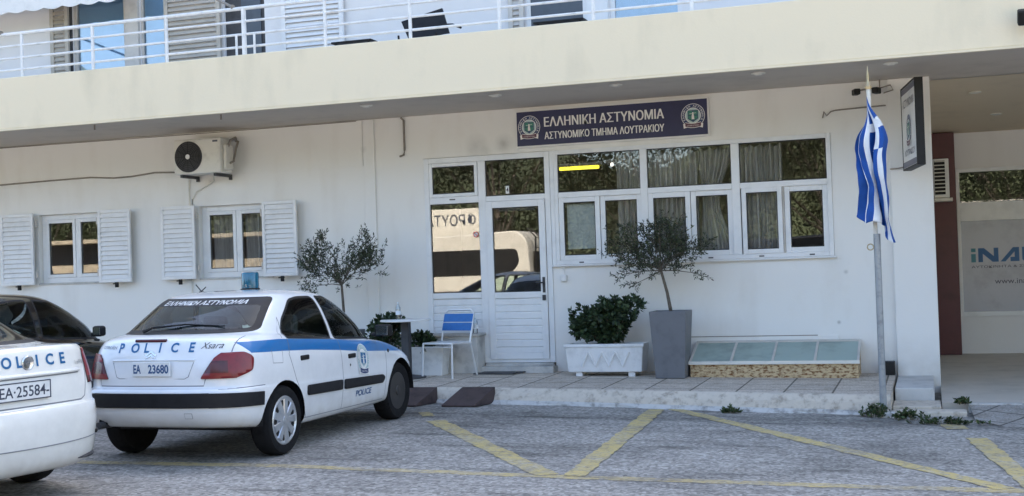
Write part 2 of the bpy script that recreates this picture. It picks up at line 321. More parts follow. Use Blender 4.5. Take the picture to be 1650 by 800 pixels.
class MB:
    def __init__(s): s.v = []; s.f = []; s.m = []
    def add(s, vs, fs, mi=0):
        n = len(s.v); s.v += [tuple(p) for p in vs]; s.f += [tuple(i + n for i in f) for f in fs]; s.m += [mi] * len(fs); return s
    def box(s, x0, x1, y0, y1, z0, z1, mi=0):
        v = [(x, y, z) for x in (x0, x1) for y in (y0, y1) for z in (z0, z1)]
        return s.add(v, [(0, 1, 3, 2), (4, 6, 7, 5), (0, 4, 5, 1), (2, 3, 7, 6), (0, 2, 6, 4), (1, 5, 7, 3)], mi)
    def obox(s, c, size, rot, mi=0):
        h = Vector(size) / 2; c = Vector(c)
        v = [c + rot @ Vector((a * h.x, b * h.y, d * h.z)) for a in (-1, 1) for b in (-1, 1) for d in (-1, 1)]
        return s.add(v, [(0, 1, 3, 2), (4, 6, 7, 5), (0, 4, 5, 1), (2, 3, 7, 6), (0, 2, 6, 4), (1, 5, 7, 3)], mi)
    def tube(s, pts, r, n=8, mi=0):
        pts = [Vector(p) for p in pts]; rs = r if isinstance(r, (list, tuple)) else [r] * len(pts)
        rings = []; ref = Vector((0, 0, 1))
        for i, p in enumerate(pts):
            d = (pts[min(i + 1, len(pts) - 1)] - pts[max(i - 1, 0)]).normalized()
            a = d.cross(ref if abs(d.dot(ref)) < 0.95 else Vector((1, 0, 0))).normalized(); b = d.cross(a)
            rings.append([p + (a * math.cos(t) + b * math.sin(t)) * rs[i] for t in [2 * math.pi * k / n for k in range(n)]])
        vs = [q for rg in rings for q in rg]; fs = []
        for i in range(len(pts) - 1):
            for k in range(n):
                k2 = (k + 1) % n; fs.append((i * n + k, i * n + k2, (i + 1) * n + k2, (i + 1) * n + k))
        fs.append(tuple(range(n - 1, -1, -1))); fs.append(tuple((len(pts) - 1) * n + k for k in range(n)))
        return s.add(vs, fs, mi)
    def lathe(s, prof, c, n=24, mi=0, axis='Z'):
        vs = []; fs = []
        for (r, h) in prof:
            for k in range(n):
                t = 2 * math.pi * k / n; a, b = r * math.cos(t), r * math.sin(t)
                p = (a, b, h) if axis == 'Z' else ((h, a, b) if axis == 'X' else (a, h, b))
                vs.append((c[0] + p[0], c[1] + p[1], c[2] + p[2]))
        for i in range(len(prof) - 1):
            for k in range(n):
                k2 = (k + 1) % n; fs.append((i * n + k, i * n + k2, (i + 1) * n + k2, (i + 1) * n + k))
        fs.append(tuple(range(n))); fs.append(tuple((len(prof) - 1) * n + k for k in range(n)))
        return s.add(vs, fs, mi)
    def prism(s, poly, axis, a, b, mi=0):
        n = len(poly)
        def P(p, h):
            return {'X': (h, p[0], p[1]), 'Y': (p[0], h, p[1]), 'Z': (p[0], p[1], h)}[axis]
        vs = [P(p, a) for p in poly] + [P(p, b) for p in poly]
        fs = [tuple(range(n)), tuple(range(2 * n - 1, n - 1, -1))] + [(i, (i + 1) % n, n + (i + 1) % n, n + i) for i in range(n)]
        return s.add(vs, fs, mi)
    def build(s, name, mats, parent=None, bevel=0.0, smooth=False, world=True, recalc=True):
        me = bpy.data.meshes.new(name)
        vs = s.v
        if parent is not None and world:
            inv = chain(parent).inverted(); vs = [tuple(inv @ Vector(p)) for p in vs]
        me.from_pydata(vs, [], s.f)
        mats = mats if isinstance(mats, (list, tuple)) else [mats]
        for m in mats: me.materials.append(MT[m] if isinstance(m, str) else m)
        me.polygons.foreach_set("material_index", s.m)
        if recalc:
            bm = bmesh.new(); bm.from_mesh(me); bmesh.ops.recalc_face_normals(bm, faces=bm.faces); bm.to_mesh(me); bm.free()
        if smooth:
            me.polygons.foreach_set("use_smooth", [True] * len(me.polygons))
            me.set_sharp_from_angle(angle=R(40))
        me.update()
        o = bpy.data.objects.new(name, me); COL.objects.link(o)
        if parent is not None: o.parent = parent
        if bevel:
            b = o.modifiers.new("bevel", 'BEVEL'); b.width = bevel; b.segments = 2; b.limit_method = 'ANGLE'; b.angle_limit = R(50)
        return o

def copy_tree(o, parent=None):
    c = o.copy(); COL.objects.link(c); c.parent = parent
    for ch in list(o.children): copy_tree(ch, c)
    return c

_txt = {}
def text2d(body, width=None, height=None, bold=0.0, shear=0.0, spacing=1.0):
    """Flat letter shapes, lower left at the origin, fitted to the given size. Returns verts, faces."""
    key = (body, bold, shear, spacing)
    if key not in _txt:
        c = bpy.data.curves.new('lettering', 'FONT'); c.body = body; c.offset = bold; c.shear = shear; c.space_character = spacing; c.resolution_u = 4
        o = bpy.data.objects.new('lettering', c); COL.objects.link(o)
        me = bpy.data.meshes.new_from_object(o.evaluated_get(bpy.context.evaluated_depsgraph_get()))
        v = [(p.co.x, p.co.y) for p in me.vertices]; f = [tuple(p.vertices) for p in me.polygons]
        bpy.data.objects.remove(o); bpy.data.curves.remove(c); bpy.data.meshes.remove(me)
        x0 = min(p[0] for p in v); y0 = min(p[1] for p in v)
        v = [(p[0] - x0, p[1] - y0) for p in v]
        _txt[key] = (v, f, max(p[0] for p in v), max(p[1] for p in v))
    v, f, W, H = _txt[key]
    sx = (width / W) if width else (height / H); sy = (height / H) if height else sx
    return [(p[0] * sx, p[1] * sy) for p in v], f

class Flat:
    """Flat shapes in a plane (x right, y up) in layers, mapped on to a surface later."""
    def __init__(s): s.items = []
    def poly(s, pts, mi=0, layer=0): s.items.append((list(pts), [tuple(range(len(pts)))], mi, layer)); return s
    def disc(s, cx, cy, r, mi=0, layer=0, n=32): return s.poly([(cx + r * math.cos(2 * math.pi * k / n), cy + r * math.sin(2 * math.pi * k / n)) for k in range(n)], mi, layer)
    def text(s, body, x, y, mi=0, layer=0, rot=0.0, **kw):
        v, f = text2d(body, **kw); c, q = math.cos(rot), math.sin(rot)
        s.items.append(([(x + c * a - q * b, y + q * a + c * b) for a, b in v], f, mi, layer)); return s
    def build(s, name, mats, mapf, parent=None, step=0.0012):
        mb = MB()
        for v, f, mi, ly in s.items: mb.add([mapf(a, b, ly * step) for a, b in v], f, mi)
        return mb.build(name, mats, parent, recalc=False)

def emblem(fl, cx, cy, r, base=0):
    """Round police crest: dark ring with lettering, pale shield with green panels, ribbon. Material slots: 0 dark, 1 white, 2 green, 3 pale, 4 ribbon"""
    fl.disc(cx, cy, r, 1, base, 40); fl.disc(cx, cy, r * 0.955, 0, base + 1, 40)
    word = "ΕΛΛΗΝΙΚΗ ΑΣΤΥΝΟΜΙΑ"; n = len(word)
    for i, ch in enumerate(word):
        if ch == ' ': continue
        a = R(205 - 230 * i / (n - 1)); rr = r * 0.725
        v, f = text2d(ch, height=r * 0.17, bold=0.02); wd = max(p[0] for p in v)
        px, py = cx + rr * math.cos(a), cy + rr * math.sin(a)
        ux, uy = math.sin(a), -math.cos(a)
        fl.items.append(([(px + ux * (p[0] - wd / 2) + math.cos(a) * p[1], py + uy * (p[0] - wd / 2) + math.sin(a) * p[1]) for p in v], f, 1, base + 2))
    fl.disc(cx, cy, r * 0.66, 1, base + 2, 36); fl.disc(cx, cy, r * 0.60, 3, base + 3, 36)
    q = r * 0.44
    fl.poly([(cx - q, cy + q), (cx + q, cy + q), (cx + q, cy - q * 0.6), (cx, cy - q * 1.25), (cx - q, cy - q * 0.6)], 0, base + 4)
    q *= 0.9
    fl.poly([(cx - q, cy + q), (cx - q * 0.12, cy + q), (cx - q * 0.12, cy + q * 0.1), (cx - q, cy + q * 0.1)], 2, base + 5)
    fl.poly([(cx + q * 0.12, cy + q), (cx + q, cy + q), (cx + q, cy + q * 0.1), (cx + q * 0.12, cy + q * 0.1)], 2, base + 5)
    fl.poly([(cx - q, cy - q * 0.05), (cx - q * 0.12, cy - q * 0.05), (cx - q * 0.12, cy - q * 1.05), (cx - q, cy - q * 0.55)], 2, base + 5)
    fl.poly([(cx + q * 0.12, cy - q * 0.05), (cx + q, cy - q * 0.05), (cx + q, cy - q * 0.55), (cx + q * 0.12, cy - q * 1.05)], 2, base + 5)
    # seated figure with scales in the middle, reduced to its outline
    fl.poly([(cx - q * 0.28, cy - q * 0.8), (cx + q * 0.30, cy - q * 0.8), (cx + q * 0.22, cy - q * 0.1), (cx + q * 0.14, cy + q * 0.42), (cx - q * 0.14, cy + q * 0.42), (cx - q * 0.26, cy - q * 0.1)], 1, base + 6)
    fl.disc(cx, cy + q * 0.58, q * 0.15, 1, base + 6, 14)
    fl.poly([(cx - q * 0.7, cy + q * 0.34), (cx + q * 0.7, cy + q * 0.5), (cx + q * 0.7, cy + q * 0.58), (cx - q * 0.7, cy + q * 0.42)], 1, base + 7)
    # ribbon under the ring
    y0 = cy - r * 0.78
    fl.poly([(cx - r * 0.80, y0 - r * 0.28), (cx - r * 0.52, y0 - r * 0.20), (cx - r * 0.52, y0 + r * 0.14), (cx - r * 0.84, y0 + r * 0.10)], 1, base + 7)
    fl.poly([(cx + r * 0.80, y0 - r * 0.28), (cx + r * 0.52, y0 - r * 0.20), (cx + r * 0.52, y0 + r * 0.14), (cx + r * 0.84, y0 + r * 0.10)], 1, base + 7)
    def band(h0, h1, k):
        up_ = [(cx + r * 0.66 * t, y0 + h1 * r + k * r * t * t) for t in np.linspace(-1, 1, 11)]
        dn = [(cx + r * 0.66 * t, y0 + h0 * r + k * r * t * t) for t in np.linspace(1, -1, 11)]
        return up_ + dn
    fl.poly(band(-0.26, 0.14, 0.10), 1, base + 8); fl.poly(band(-0.215, 0.095, 0.10), 4, base + 9)
    fl.text("ΕΛΛΗΝΙΚΗ ΑΣΤΥΝΟΜΙΑ", cx - r * 0.5, y0 - r * 0.10, 1, base + 10, width=r * 1.0, height=r * 0.10)

def gz(x): return -0.017 * min(max(x + 5.0, 0.0), 9.0)
def swz(x): return 0.18 - 0.0105 * (x + 6.0) if x > -6 else 0.18     # top of the raised sidewalk
# ------------------------------------------------------------------ ground
W = 15.3          # street face of the ground-floor wall
def sheet(name, quads, m, z_off=0.0, kind='structure', zf=gz):
    mb = MB()
    for q in quads: mb.add([(x, y, zf(x) + z_off) for x, y in q], [tuple(range(len(q)))])
    o = mb.build(name, m); tag(o, kind=kind); return o

xs = [-200, -80, -40, -20, -12] + list(np.arange(-8, 6.01, 0.5)) + [10, 20, 60, 200]
ys = [-200, -80, -40, -20, -8, 0, 4, 8, 12, 16, 24, 60, 200]
MT['asphalt'] = asphalt_mat('asphalt'); MT['faded_paint'] = asphalt_mat('faded_yellow_paint', (0.51, 0.40, 0.18), 0.06); MT['road_paint'] = asphalt_mat('worn_yellow_paint', (0.52, 0.41, 0.17))
mb = MB(); nx = len(xs)
for y in ys:
    for x in xs: mb.add([(x, y, gz(x))], [])
for j in range(len(ys) - 1):
    for i in range(nx - 1):
        a = j * nx + i; mb.add([], [])
        mb.f.append((a, a + 1, a + nx + 1, a + nx)); mb.m.append(0)
o = mb.build('asphalt_ground', 'asphalt', recalc=False); tag(o, kind='structure')

def strip(pts, wd, seed):
    """A painted line with frayed edges."""
    rn = random.Random(seed); q = []
    for (a, b) in zip(pts[:-1], pts[1:]):
        a, b = Vector(a), Vector(b); d = (b - a).normalized(); n = Vector((-d.y, d.x)); k = max(2, int((b - a).length / 0.09))
        L = [tuple(a + (b - a) * i / k + n * (wd / 2 + rn.uniform(-.016, .014))) for i in range(k + 1)]
        Q = [tuple(a + (b - a) * i / k - n * (wd / 2 + rn.uniform(-.016, .014))) for i in range(k + 1)]
        q += [[Q[i], Q[i + 1], L[i + 1], L[i]] for i in range(k)]
    return q
def marking(pts, wd, off, seed, m='road_paint'): return sheet('parking_marking', strip(pts, wd, seed), m, off)
marking([(-9.6, 8.86), (-2.72, 8.93), (-0.3, 9.02), (1.2, 9.14)], 0.15, 0.002, 1, 'faded_paint')
marking([(-4.84, 11.78), (-2.80, 8.97)], 0.19, 0.004, 2)
marking([(-5.25, 12.45), (-5.06, 12.12)], 0.14, 0.004, 7)
marking([(-2.82, 13.08), (-2.58, 8.96)], 0.175, 0.006, 3)
marking([(-2.66, 13.18), (0.44, 9.14)], 0.16, 0.004, 4)
marking([(0.33, 11.55), (0.64, 9.2)], 0.17, 0.006, 5)
marking([(0.12, 12.42), (0.20, 12.12)], 0.20, 0.006, 6)

# raised sidewalk: a tiled top that falls to the street, a worn sloping front
edge = [(-40, 13.47), (-12, 13.45), (-5.8, 13.42), (-4.7, 13.40), (-3.2, 13.30), (-1.9, 13.20), (-0.9, 13.14), (-0.42, 13.12)]
top, face, foot = MB(), MB(), MB()
dense = []
for (a, b) in zip(edge[:-1], edge[1:]):
    k = max(1, int((b[0] - a[0]) / 0.22)) if a[0] > -13 else 2
    dense += [(a[0] + (b[0] - a[0]) * i / k, a[1] + (b[1] - a[1]) * i / k) for i in range(k)]
dense.append(edge[-1])
rnd = random.Random(3)
jit = [(rnd.uniform(-0.02, 0.02), rnd.uniform(-0.012, 0.012)) for _ in dense]
for i in range(len(dense) - 1):
    (x0, y0), (x1, y1) = dense[i], dense[i + 1]; (j0, k0), (j1, k1) = jit[i], jit[i + 1]
    top.add([(x0, y0 + 0.05, swz(x0)), (x1, y1 + 0.05, swz(x1)), (x1, W + 0.3, swz(x1) + 0.02), (x0, W + 0.3, swz(x0) + 0.02)], [(0, 1, 2, 3)])
    prof = lambda x, y, j, k: [(x, y + 0.05, swz(x)), (x, y + 0.012, swz(x) - 0.004), (x, y - 0.012 + j * .5, swz(x) - 0.022 + k), (x, y - 0.05 + j, swz(x) - 0.075 + k), (x, y - 0.075 + j, gz(x) + 0.045), ]
    A, B = prof(x0, y0, j0, k0), prof(x1, y1, j1, k1)
    for q in range(len(A) - 1): face.add([A[q], B[q], B[q + 1], A[q + 1]], [(0, 1, 2, 3)])
    foot.add([A[-1], B[-1], (x1, y1 - 0.085 + j1, gz(x1) + 0.03), (x1, y1 - 0.12 + 3 * j1, gz(x1) - 0.01), (x0, y0 - 0.12 + 3 * j0, gz(x0) - 0.01), (x0, y0 - 0.085 + j0, gz(x0) + 0.03)], [(0, 1, 2, 5), (5, 2, 3, 4)])
xe, ye = edge[-1]
face.add([(xe, ye - 0.16, gz(xe) - 0.02), (xe, W, gz(xe) - 0.02), (xe, W, swz(xe)), (xe, ye + 0.05, swz(xe))], [(0, 1, 2, 3)])
tag(top.build('sidewalk', 'tiles', recalc=False), kind='structure')
fo = face.build('kerb_face', 'kerb', smooth=True, recalc=False); tag(fo, kind='structure')
tag(foot.build('kerb_foot', 'kerb_white', recalc=False), kind='structure')
# end step of the sidewalk, then the lower forecourt
mb = MB(); mb.box(-0.40, 0.0, 13.86, 15.26, -0.10, 0.115); o = mb.build('sidewalk_step', 'concrete', bevel=0.012); tag(o, kind='structure')
mb = MB(); mb.box(-0.415, 0.06, 13.30, 13.84, -0.12, -0.015); mb.box(-0.41, 0.30, 13.05, 13.28, -0.2, -0.04); o = mb.build('lower_step', 'kerb', bevel=0.012); tag(o, kind='structure')
mb = MB(); mb.box(0.07, 9.0, 13.50, 20.2, -0.2, 0.0); o = mb.build('forecourt_floor', 'recess_floor'); tag(o, kind='structure')
mb = MB(); mb.box(0.32, 9.0, 13.40, 13.494, -0.2, 0.004); o = mb.build('forecourt_edge', 'kerb_white', bevel=0.008); tag(o, kind='structure')
mb = MB(); mb.add([(0.33, 13.395, -0.012), (9, 13.395, -0.012), (9, 12.35, -0.125), (0.62, 12.35, -0.095), (0.36, 12.75, -0.075)], [(0, 1, 2, 3, 4)]); o = mb.build('lower_sidewalk', 'tiles_low', recalc=False); tag(o, kind='structure')

# ------------------------------------------------------------------ the building
B = thing('apartment_building', 'white two-tone building housing the police station, with a cream balcony band and railing', 'building', (-6, W, 0))
def P(name, m, f, parent=B, bevel=0.0, smooth=False):
    mb = MB(); f(mb); return mb.build(name, m, parent, bevel, smooth)

def wall_with_holes(mb, x0, x1, z0, z1, holes, y0, y1):
    cuts = sorted({x0, x1} | {h[0] for h in holes} | {h[1] for h in holes})
    for a, b in zip(cuts[:-1], cuts[1:]):
        zs = sorted([(h[2], h[3]) for h in holes if h[0] <= a + 1e-6 and h[1] >= b - 1e-6]); z = z0
        for lo, hi in zs:
            if lo > z: mb.box(a, b, y0, y1, z, lo)
            z = hi
        if z < z1: mb.box(a, b, y0, y1, z, z1)
HOLES = [(-12.57, -11.33, 1.53, 2.55), (-9.81, -8.66, 1.53, 2.55), (-6.34, -4.59, 0.18, 3.02), (-4.59, -1.07, 1.545, 3.02)]
P('ground_floor_wall', 'wall', lambda m: wall_with_holes(m, -26.0, -0.40, -0.1, 3.60, HOLES, W, W + 0.22))
P('corner_pier', 'wall', lambda m: (m.box(-0.40, 0.075, W - 0.055, 20.2, -0.15, 3.60)), bevel=0.008)
P('wall_strip', 'wall', lambda m: m.box(-7.20, -7.04, W - 0.03, W - 0.0005, 0.0, 3.598), bevel=0.006)
P('wall_render_patch', 'wall', lambda m: m.box(-26.0, -7.22, W - 0.012, W - 0.0004, 2.98, 3.598))
P('skirting_ledge', 'wall', lambda m: m.box(-3.2, -1.06, W - 0.022, W - 0.0004, 0.30, 0.60), bevel=0.004)
P('ledge_joint', 'cable', lambda m: m.box(-3.2, -1.3, W - 0.026, W - 0.0225, 0.596, 0.606))
P('balcony_slab', 'slab', lambda m: (m.box(-26, 9, 13.33, 13.53, 3.575, 4.25),), bevel=0.012)
P('slab_drip_edge', 'slab', lambda m: m.box(-26, 9, 13.315, 13.36, 3.553, 3.574))
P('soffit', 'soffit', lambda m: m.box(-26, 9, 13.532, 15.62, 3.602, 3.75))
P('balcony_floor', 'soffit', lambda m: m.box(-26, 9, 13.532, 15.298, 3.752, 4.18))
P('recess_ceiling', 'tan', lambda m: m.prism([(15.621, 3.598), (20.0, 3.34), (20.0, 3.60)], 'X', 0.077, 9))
P('upper_wall', 'wall_upper', lambda m: wall_with_holes(m, -26, 9, 4.18, 10.4, [(-11.86, -10.93, 4.20, 6.3), (-10.69, -10.28, 4.20, 6.3), (-9.31, -8.66, 4.20, 6.3), (-4.83, -4.03, 4.2, 6.3), (-3.72, -2.80, 4.2, 6.3)], W, W + 0.2))
P('upper_storeys', 'wall_upper', lambda m: (m.box(-26, 9, 15.6, 26, 4.18, 10.4)))
P('back_wall', 'wall_upper', lambda m: (m.box(-26, 9, 25.8, 26, -0.1, 4.17), m.box(-26.2, -26, W, 26, -0.1, 10.4), m.box(9, 9.2, 13.5, 26, -0.2, 10.4)))
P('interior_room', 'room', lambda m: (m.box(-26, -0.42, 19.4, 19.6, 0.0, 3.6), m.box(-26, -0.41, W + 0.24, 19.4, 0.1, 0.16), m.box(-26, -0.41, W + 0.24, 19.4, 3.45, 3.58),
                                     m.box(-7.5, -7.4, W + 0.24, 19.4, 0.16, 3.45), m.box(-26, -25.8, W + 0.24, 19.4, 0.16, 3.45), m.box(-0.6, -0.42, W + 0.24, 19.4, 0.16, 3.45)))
# soffit fittings
for (x, y) in ((-12.35, 13.75), (-10.36, 13.75), (-8.45, 13.75)):
    P('soffit_drip_pipe', 'cable', lambda m: m.tube([(x, y, 3.61), (x, y, 3.535)], 0.011, 8))
for i, (x, y) in enumerate(((-6.52, 13.95), (-4.83, 13.95), (-3.35, 13.92), (-1.72, 13.9), (-0.32, 13.95))):
    P('downlight', 'offwhite', lambda m: m.lathe([(0.0, 3.601), (0.075, 3.601), (0.082, 3.594), (0.078, 3.588), (0.05, 3.586), (0.042, 3.575), (0.0, 3.572)], (x, y, 0), 18), smooth=True)
for (x, y) in ((0.62, 16.6), (0.95, 18.4), (1.3, 16.2)):
    P('downlight', 'offwhite', lambda m: m.lathe([(0.0, 3.345), (0.07, 3.345), (0.078, 3.331), (0.05, 3.322), (0.0, 3.316)], (x, y, (20 - y) * 0.059), 18), smooth=True)

def frame_rect(mb, x0, x1, z0, z1, t, y0, y1, mi=0):
    mb.box(x0, x0 + t, y0, y1, z0, z1, mi); mb.box(x1 - t, x1, y0, y1, z0, z1, mi)
    mb.box(x0 + t, x1 - t, y0, y1, z0, z0 + t, mi); mb.box(x0 + t, x1 - t, y0, y1, z1 - t, z1, mi)

def pane(x0, x1, z0, z1, y, parent, m='glass'):
    a = MB(); a.box(x0, x1, y, y + 0.006, z0, z1); o = a.build('pane', m, parent)
    g = MB(); frame_rect(g, x0, x1, z0, z1, 0.011, y - 0.004, y - 0.0005); g.build('gasket', 'gasket', parent)
    return o
def sash(x0, x1, z0, z1, t, y, parent, m='glass', dz=0.0):
    a = MB(); frame_rect(a, x0, x1, z0, z1, t, y, y + 0.05); o = a.build('sash', 'pvc', parent, bevel=0.005)
    pane(x0 + t, x1 - t, z0 + t, z1 - t, y + 0.022, parent, m); return o

# big window band beside the door
wb = P('window', 'pvc', lambda m: (frame_rect(m, -4.588, -1.072, 1.547, 3.018, 0.055, W - 0.018, W + 0.05), m.box(-4.533, -4.485, W - 0.017, W + 0.05, 1.602, 2.963),
        [m.box(a, b, W - 0.016, W + 0.05, 1.602, 2.963) for a, b in ((-3.405, -3.315), (-2.265, -2.165))],
        [m.box(a, b, W - 0.014, W + 0.05, 2.405, 2.475) for a, b in ((-4.485, -3.405), (-3.315, -2.265), (-2.165, -1.127))]), bevel=0.005)
P('window_sill', 'pvc', lambda m: m.box(-4.60, -1.05, W - 0.055, W - 0.019, 1.525, 1.546), wb, bevel=0.003)
for a, b in ((-4.485, -3.405), (-3.315, -2.265), (-2.165, -1.127)): pane(a, b, 2.475, 2.963, W + 0.015, wb)
for (a, b, c) in ((-4.485, -3.945, 0), (-3.940, -3.405, 1), (-3.315, -2.785, 0), (-2.780, -2.265, 1), (-1.640, -1.127, 1)):
    sash(a, b, 1.602, 2.405, 0.062, W - 0.004 + 0.018 * c, wb)
# the sliding sash that stands a little open
sash(-2.150, -1.665, 1.602, 2.405, 0.055, W - 0.030, wb)
P('mullion', 'pvc_grey', lambda m: m.box(-1.662, -1.642, W + 0.0, W + 0.05, 1.602, 2.405), wb)
for x in (-4.2, -2.55, -1.93, -1.33):
    P('drain_slot', 'dark', lambda m: m.box(x - 0.03, x + 0.03, W - 0.0225, W - 0.0185, 1.565, 1.58), wb)

# entrance: side light and door
dr = P('entrance_frame', 'pvc', lambda m: (frame_rect(m, -6.335, -4.592, 0.30, 3.015, 0.07, W - 0.016, W + 0.05), m.box(-5.575, -5.475, W - 0.014, W + 0.05, 0.37, 2.945),
        m.box(-5.475, -4.662, W - 0.012, W + 0.05, 2.405, 2.475), m.box(-6.265, -5.575, W - 0.012, W + 0.05, 2.405, 2.49), m.box(-6.265, -5.575, W - 0.012, W + 0.05, 1.150, 1.225)), bevel=0.005)
sash(-6.262, -5.578, 2.492, 2.942, 0.045, W - 0.022, dr)
pane(-6.265, -5.575, 1.225, 2.405, W + 0.018, dr)
pane(-5.475, -4.662, 2.475, 2.945, W + 0.018, dr)
def louvre(mb, x0, x1, z0, z1, n, y):
    h = (z1 - z0) / n
    for i in range(n):
        a = z0 + i * h
        mb.add([(x0, y, a), (x1, y, a), (x1, y - 0.012, a + 0.012), (x0, y - 0.012, a + 0.012), (x1, y - 0.012, a + h - 0.012), (x0, y - 0.012, a + h - 0.012), (x1, y, a + h), (x0, y, a + h)],
               [(0, 1, 2, 3), (3, 2, 4, 5), (5, 4, 6, 7)])
P('boarded_panel', 'pvc', lambda m: louvre(m, -6.265, -5.575, 0.37, 1.15, 8, W + 0.02), dr)
P('drain_slot', 'dark', lambda m: m.box(-5.98, -5.90, W - 0.0165, W - 0.0125, 2.45, 2.465), dr)
lf = P('door', 'pvc', lambda m: (frame_rect(m, -5.470, -4.667, 0.345, 2.402, 0.085, W - 0.035, W + 0.015), m.box(-5.385, -4.752, W - 0.034, W + 0.015, 1.135, 1.215)), B, bevel=0.006)
pane(-5.385, -4.752, 1.215, 2.317, W - 0.008, lf)
P('door_panel', 'pvc', lambda m: louvre(m, -5.385, -4.752, 0.50, 1.135, 7, W - 0.012), lf)
P('kick_board', 'pvc', lambda m: m.box(-5.385, -4.752, W - 0.030, W + 0.01, 0.431, 0.499), lf)
P('door_handle', 'dark', lambda m: (m.box(-4.725, -4.690, W - 0.045, W - 0.036, 1.20, 1.40), m.tube([(-4.708, W - 0.045, 1.33), (-4.708, W - 0.085, 1.33), (-4.80, W - 0.09, 1.33)], 0.010, 8), m.box(-4.730, -4.686, W - 0.055, W - 0.036, 1.10, 1.17)), lf, bevel=0.003)
P('door_closer', 'gasket', lambda m: m.box(-5.30, -4.80, W - 0.005, W - 0.0005, 2.27, 2.316), lf)
P('threshold', 'concrete', lambda m: (m.box(-5.56, -4.57, W - 0.20, W - 0.001, 0.16, 0.262), m.box(-5.52, -4.60, W - 0.09, W - 0.018, 0.262, 0.298)), bevel=0.006)

# two small windows with open shutters
for (x0, x1) in ((-12.57, -11.33), (-9.81, -8.66)):
    wn = P('window', 'pvc', lambda m: (frame_rect(m, x0 + 0.002, x1 - 0.002, 1.532, 2.548, 0.075, W + 0.075, W + 0.13), m.box((x0 + x1) / 2 - .02, (x0 + x1) / 2 + .02, W + 0.074, W + 0.13, 1.607, 2.473)), bevel=0.005)
    P('window_sill', 'concrete', lambda m: m.box(x0 - 0.01, x1 + 0.02, W - 0.02, W + 0.074, 1.505, 1.531), wn, bevel=0.004)
    mid = (x0 + x1) / 2
    sash(x0 + 0.077, mid - 0.022, 1.609, 2.471, 0.05, W + 0.065, wn); sash(mid + 0.022, x1 - 0.077, 1.609, 2.471, 0.05, W + 0.065, wn)
def shutter(x0, x1, z0, z1, y, flip=False):
    t = 0.045
    s = P('shutter', 'shutter', lambda m: frame_rect(m, x0, x1, z0, z1, t, y - 0.018, y + 0.018), B, bevel=0.004)
    def slats(m):
        n = 14; h = (z1 - z0 - 2 * t) / n
        for i in range(n):
            a = z0 + t + i * h
            m.add([(x0 + t, y - 0.014, a + 0.004), (x1 - t, y - 0.014, a + 0.004), (x1 - t, y + 0.012, a + h + 0.004), (x0 + t, y + 0.012, a + h + 0.004),
                   (x0 + t, y - 0.006, a - 0.002), (x1 - t, y - 0.006, a - 0.002), (x1 - t, y + 0.018, a + h - 0.002), (x0 + t, y + 0.018, a + h - 0.002)],
                  [(0, 1, 2, 3), (4, 5, 6, 7), (0, 1, 5, 4), (2, 3, 7, 6)])
    P('slats', 'shutter', slats, s)
    P('backing', 'offwhite', lambda m: m.box(x0 + t, x1 - t, y + 0.020, y + 0.024, z0 + t, z1 - t), s)
    hx = x1 - 0.02 if not flip else x0 + 0.02
    sx = (x0 + x1) / 2 + 0.02
    P('latch', 'black', lambda m: (m.box(sx - 0.012, sx + 0.012, y - 0.03, y + 0.03, z0 - 0.075, z0 - 0.001), m.box(sx - 0.045, sx + 0.045, y - 0.032, y - 0.018, z0 - 0.03, z0 - 0.012)), s)
    P('hinge', 'pvc_grey', lambda m: [m.tube([(x1 + 0.03 if not flip else x0 - 0.03, y + 0.02, z), (x1 + 0.03 if not flip else x0 - 0.03, y + 0.02, z + 0.10)], 0.014, 8) for z in (z0 + 0.10, z1 - 0.2)], s)
shutter(-13.18, -12.585, 1.515, 2.575, W - 0.10); shutter(-11.42, -10.87, 1.515, 2.565, W - 0.13, True)
shutter(-10.385, -9.825, 1.525, 2.565, W - 0.09); shutter(-8.72, -8.19, 1.525, 2.56, W - 0.13, True)

# upper floor: French doors and shutters behind the railing
def glazed(x0, x1, fm, gm, t=0.06):
    f = P('balcony_door', fm, lambda m: frame_rect(m, x0, x1, 4.20, 6.30, t, W + 0.02, W + 0.08), B, bevel=0.004)
    P('pane', gm, lambda m: m.box(x0 + t, x1 - t, W + 0.05, W + 0.056, 4.20 + t, 6.24), f)
    P('door_backing', 'sky_tint', lambda m: m.box(x0 + t, x1 - t, W + 0.075, W + 0.085, 4.20 + t, 6.24), f); return f  # added sheet behind the pane, coloured like sky reflected in the glass
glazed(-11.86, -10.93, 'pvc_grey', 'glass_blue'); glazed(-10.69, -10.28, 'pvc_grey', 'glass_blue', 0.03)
dk = P('balcony_door', 'dark', lambda m: (m.box(-9.31, -8.66, W + 0.05, W + 0.1, 4.2, 6.3)), B); P('pane', 'darkblue', lambda m: m.box(-9.05, -8.74, W + 0.035, W + 0.049, 4.4, 6.1), dk)
dk = P('balcony_door', 'pvc', lambda m: frame_rect(m, -4.83, -4.03, 4.2, 6.3, 0.05, W + 0.02, W + 0.08), B); P('door_backing', 'darkblue', lambda m: m.box(-4.78, -4.08, W + 0.03, W + 0.05, 4.25, 6.25), dk)
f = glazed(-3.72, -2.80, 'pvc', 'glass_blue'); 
def big_slats(m, x0, x1, y, diag=False, n=15):
    frame_rect(m, x0, x1, 4.2, 6.3, 0.06, y - 0.02, y + 0.02)
    for i in range(n * 2):
        z = 4.26 + i * 0.068
        if z > 6.15: break
        m.add([(x0 + .06, y - .016, z), (x1 - .06, y - .016, z), (x1 - .06, y + .012, z + .06), (x0 + .06, y + .012, z + .06)], [(0, 1, 2, 3)])
P('balcony_shutter', 'shutter_beige', lambda m: big_slats(m, -10.24, -9.33, W - 0.06), bevel=0)
P('balcony_shutter', 'shutter', lambda m: big_slats(m, -8.36, -7.42, W - 0.06))
P('balcony_shutter', 'pvc_grey', lambda m: big_slats(m, -5.06, -4.85, W - 0.05))
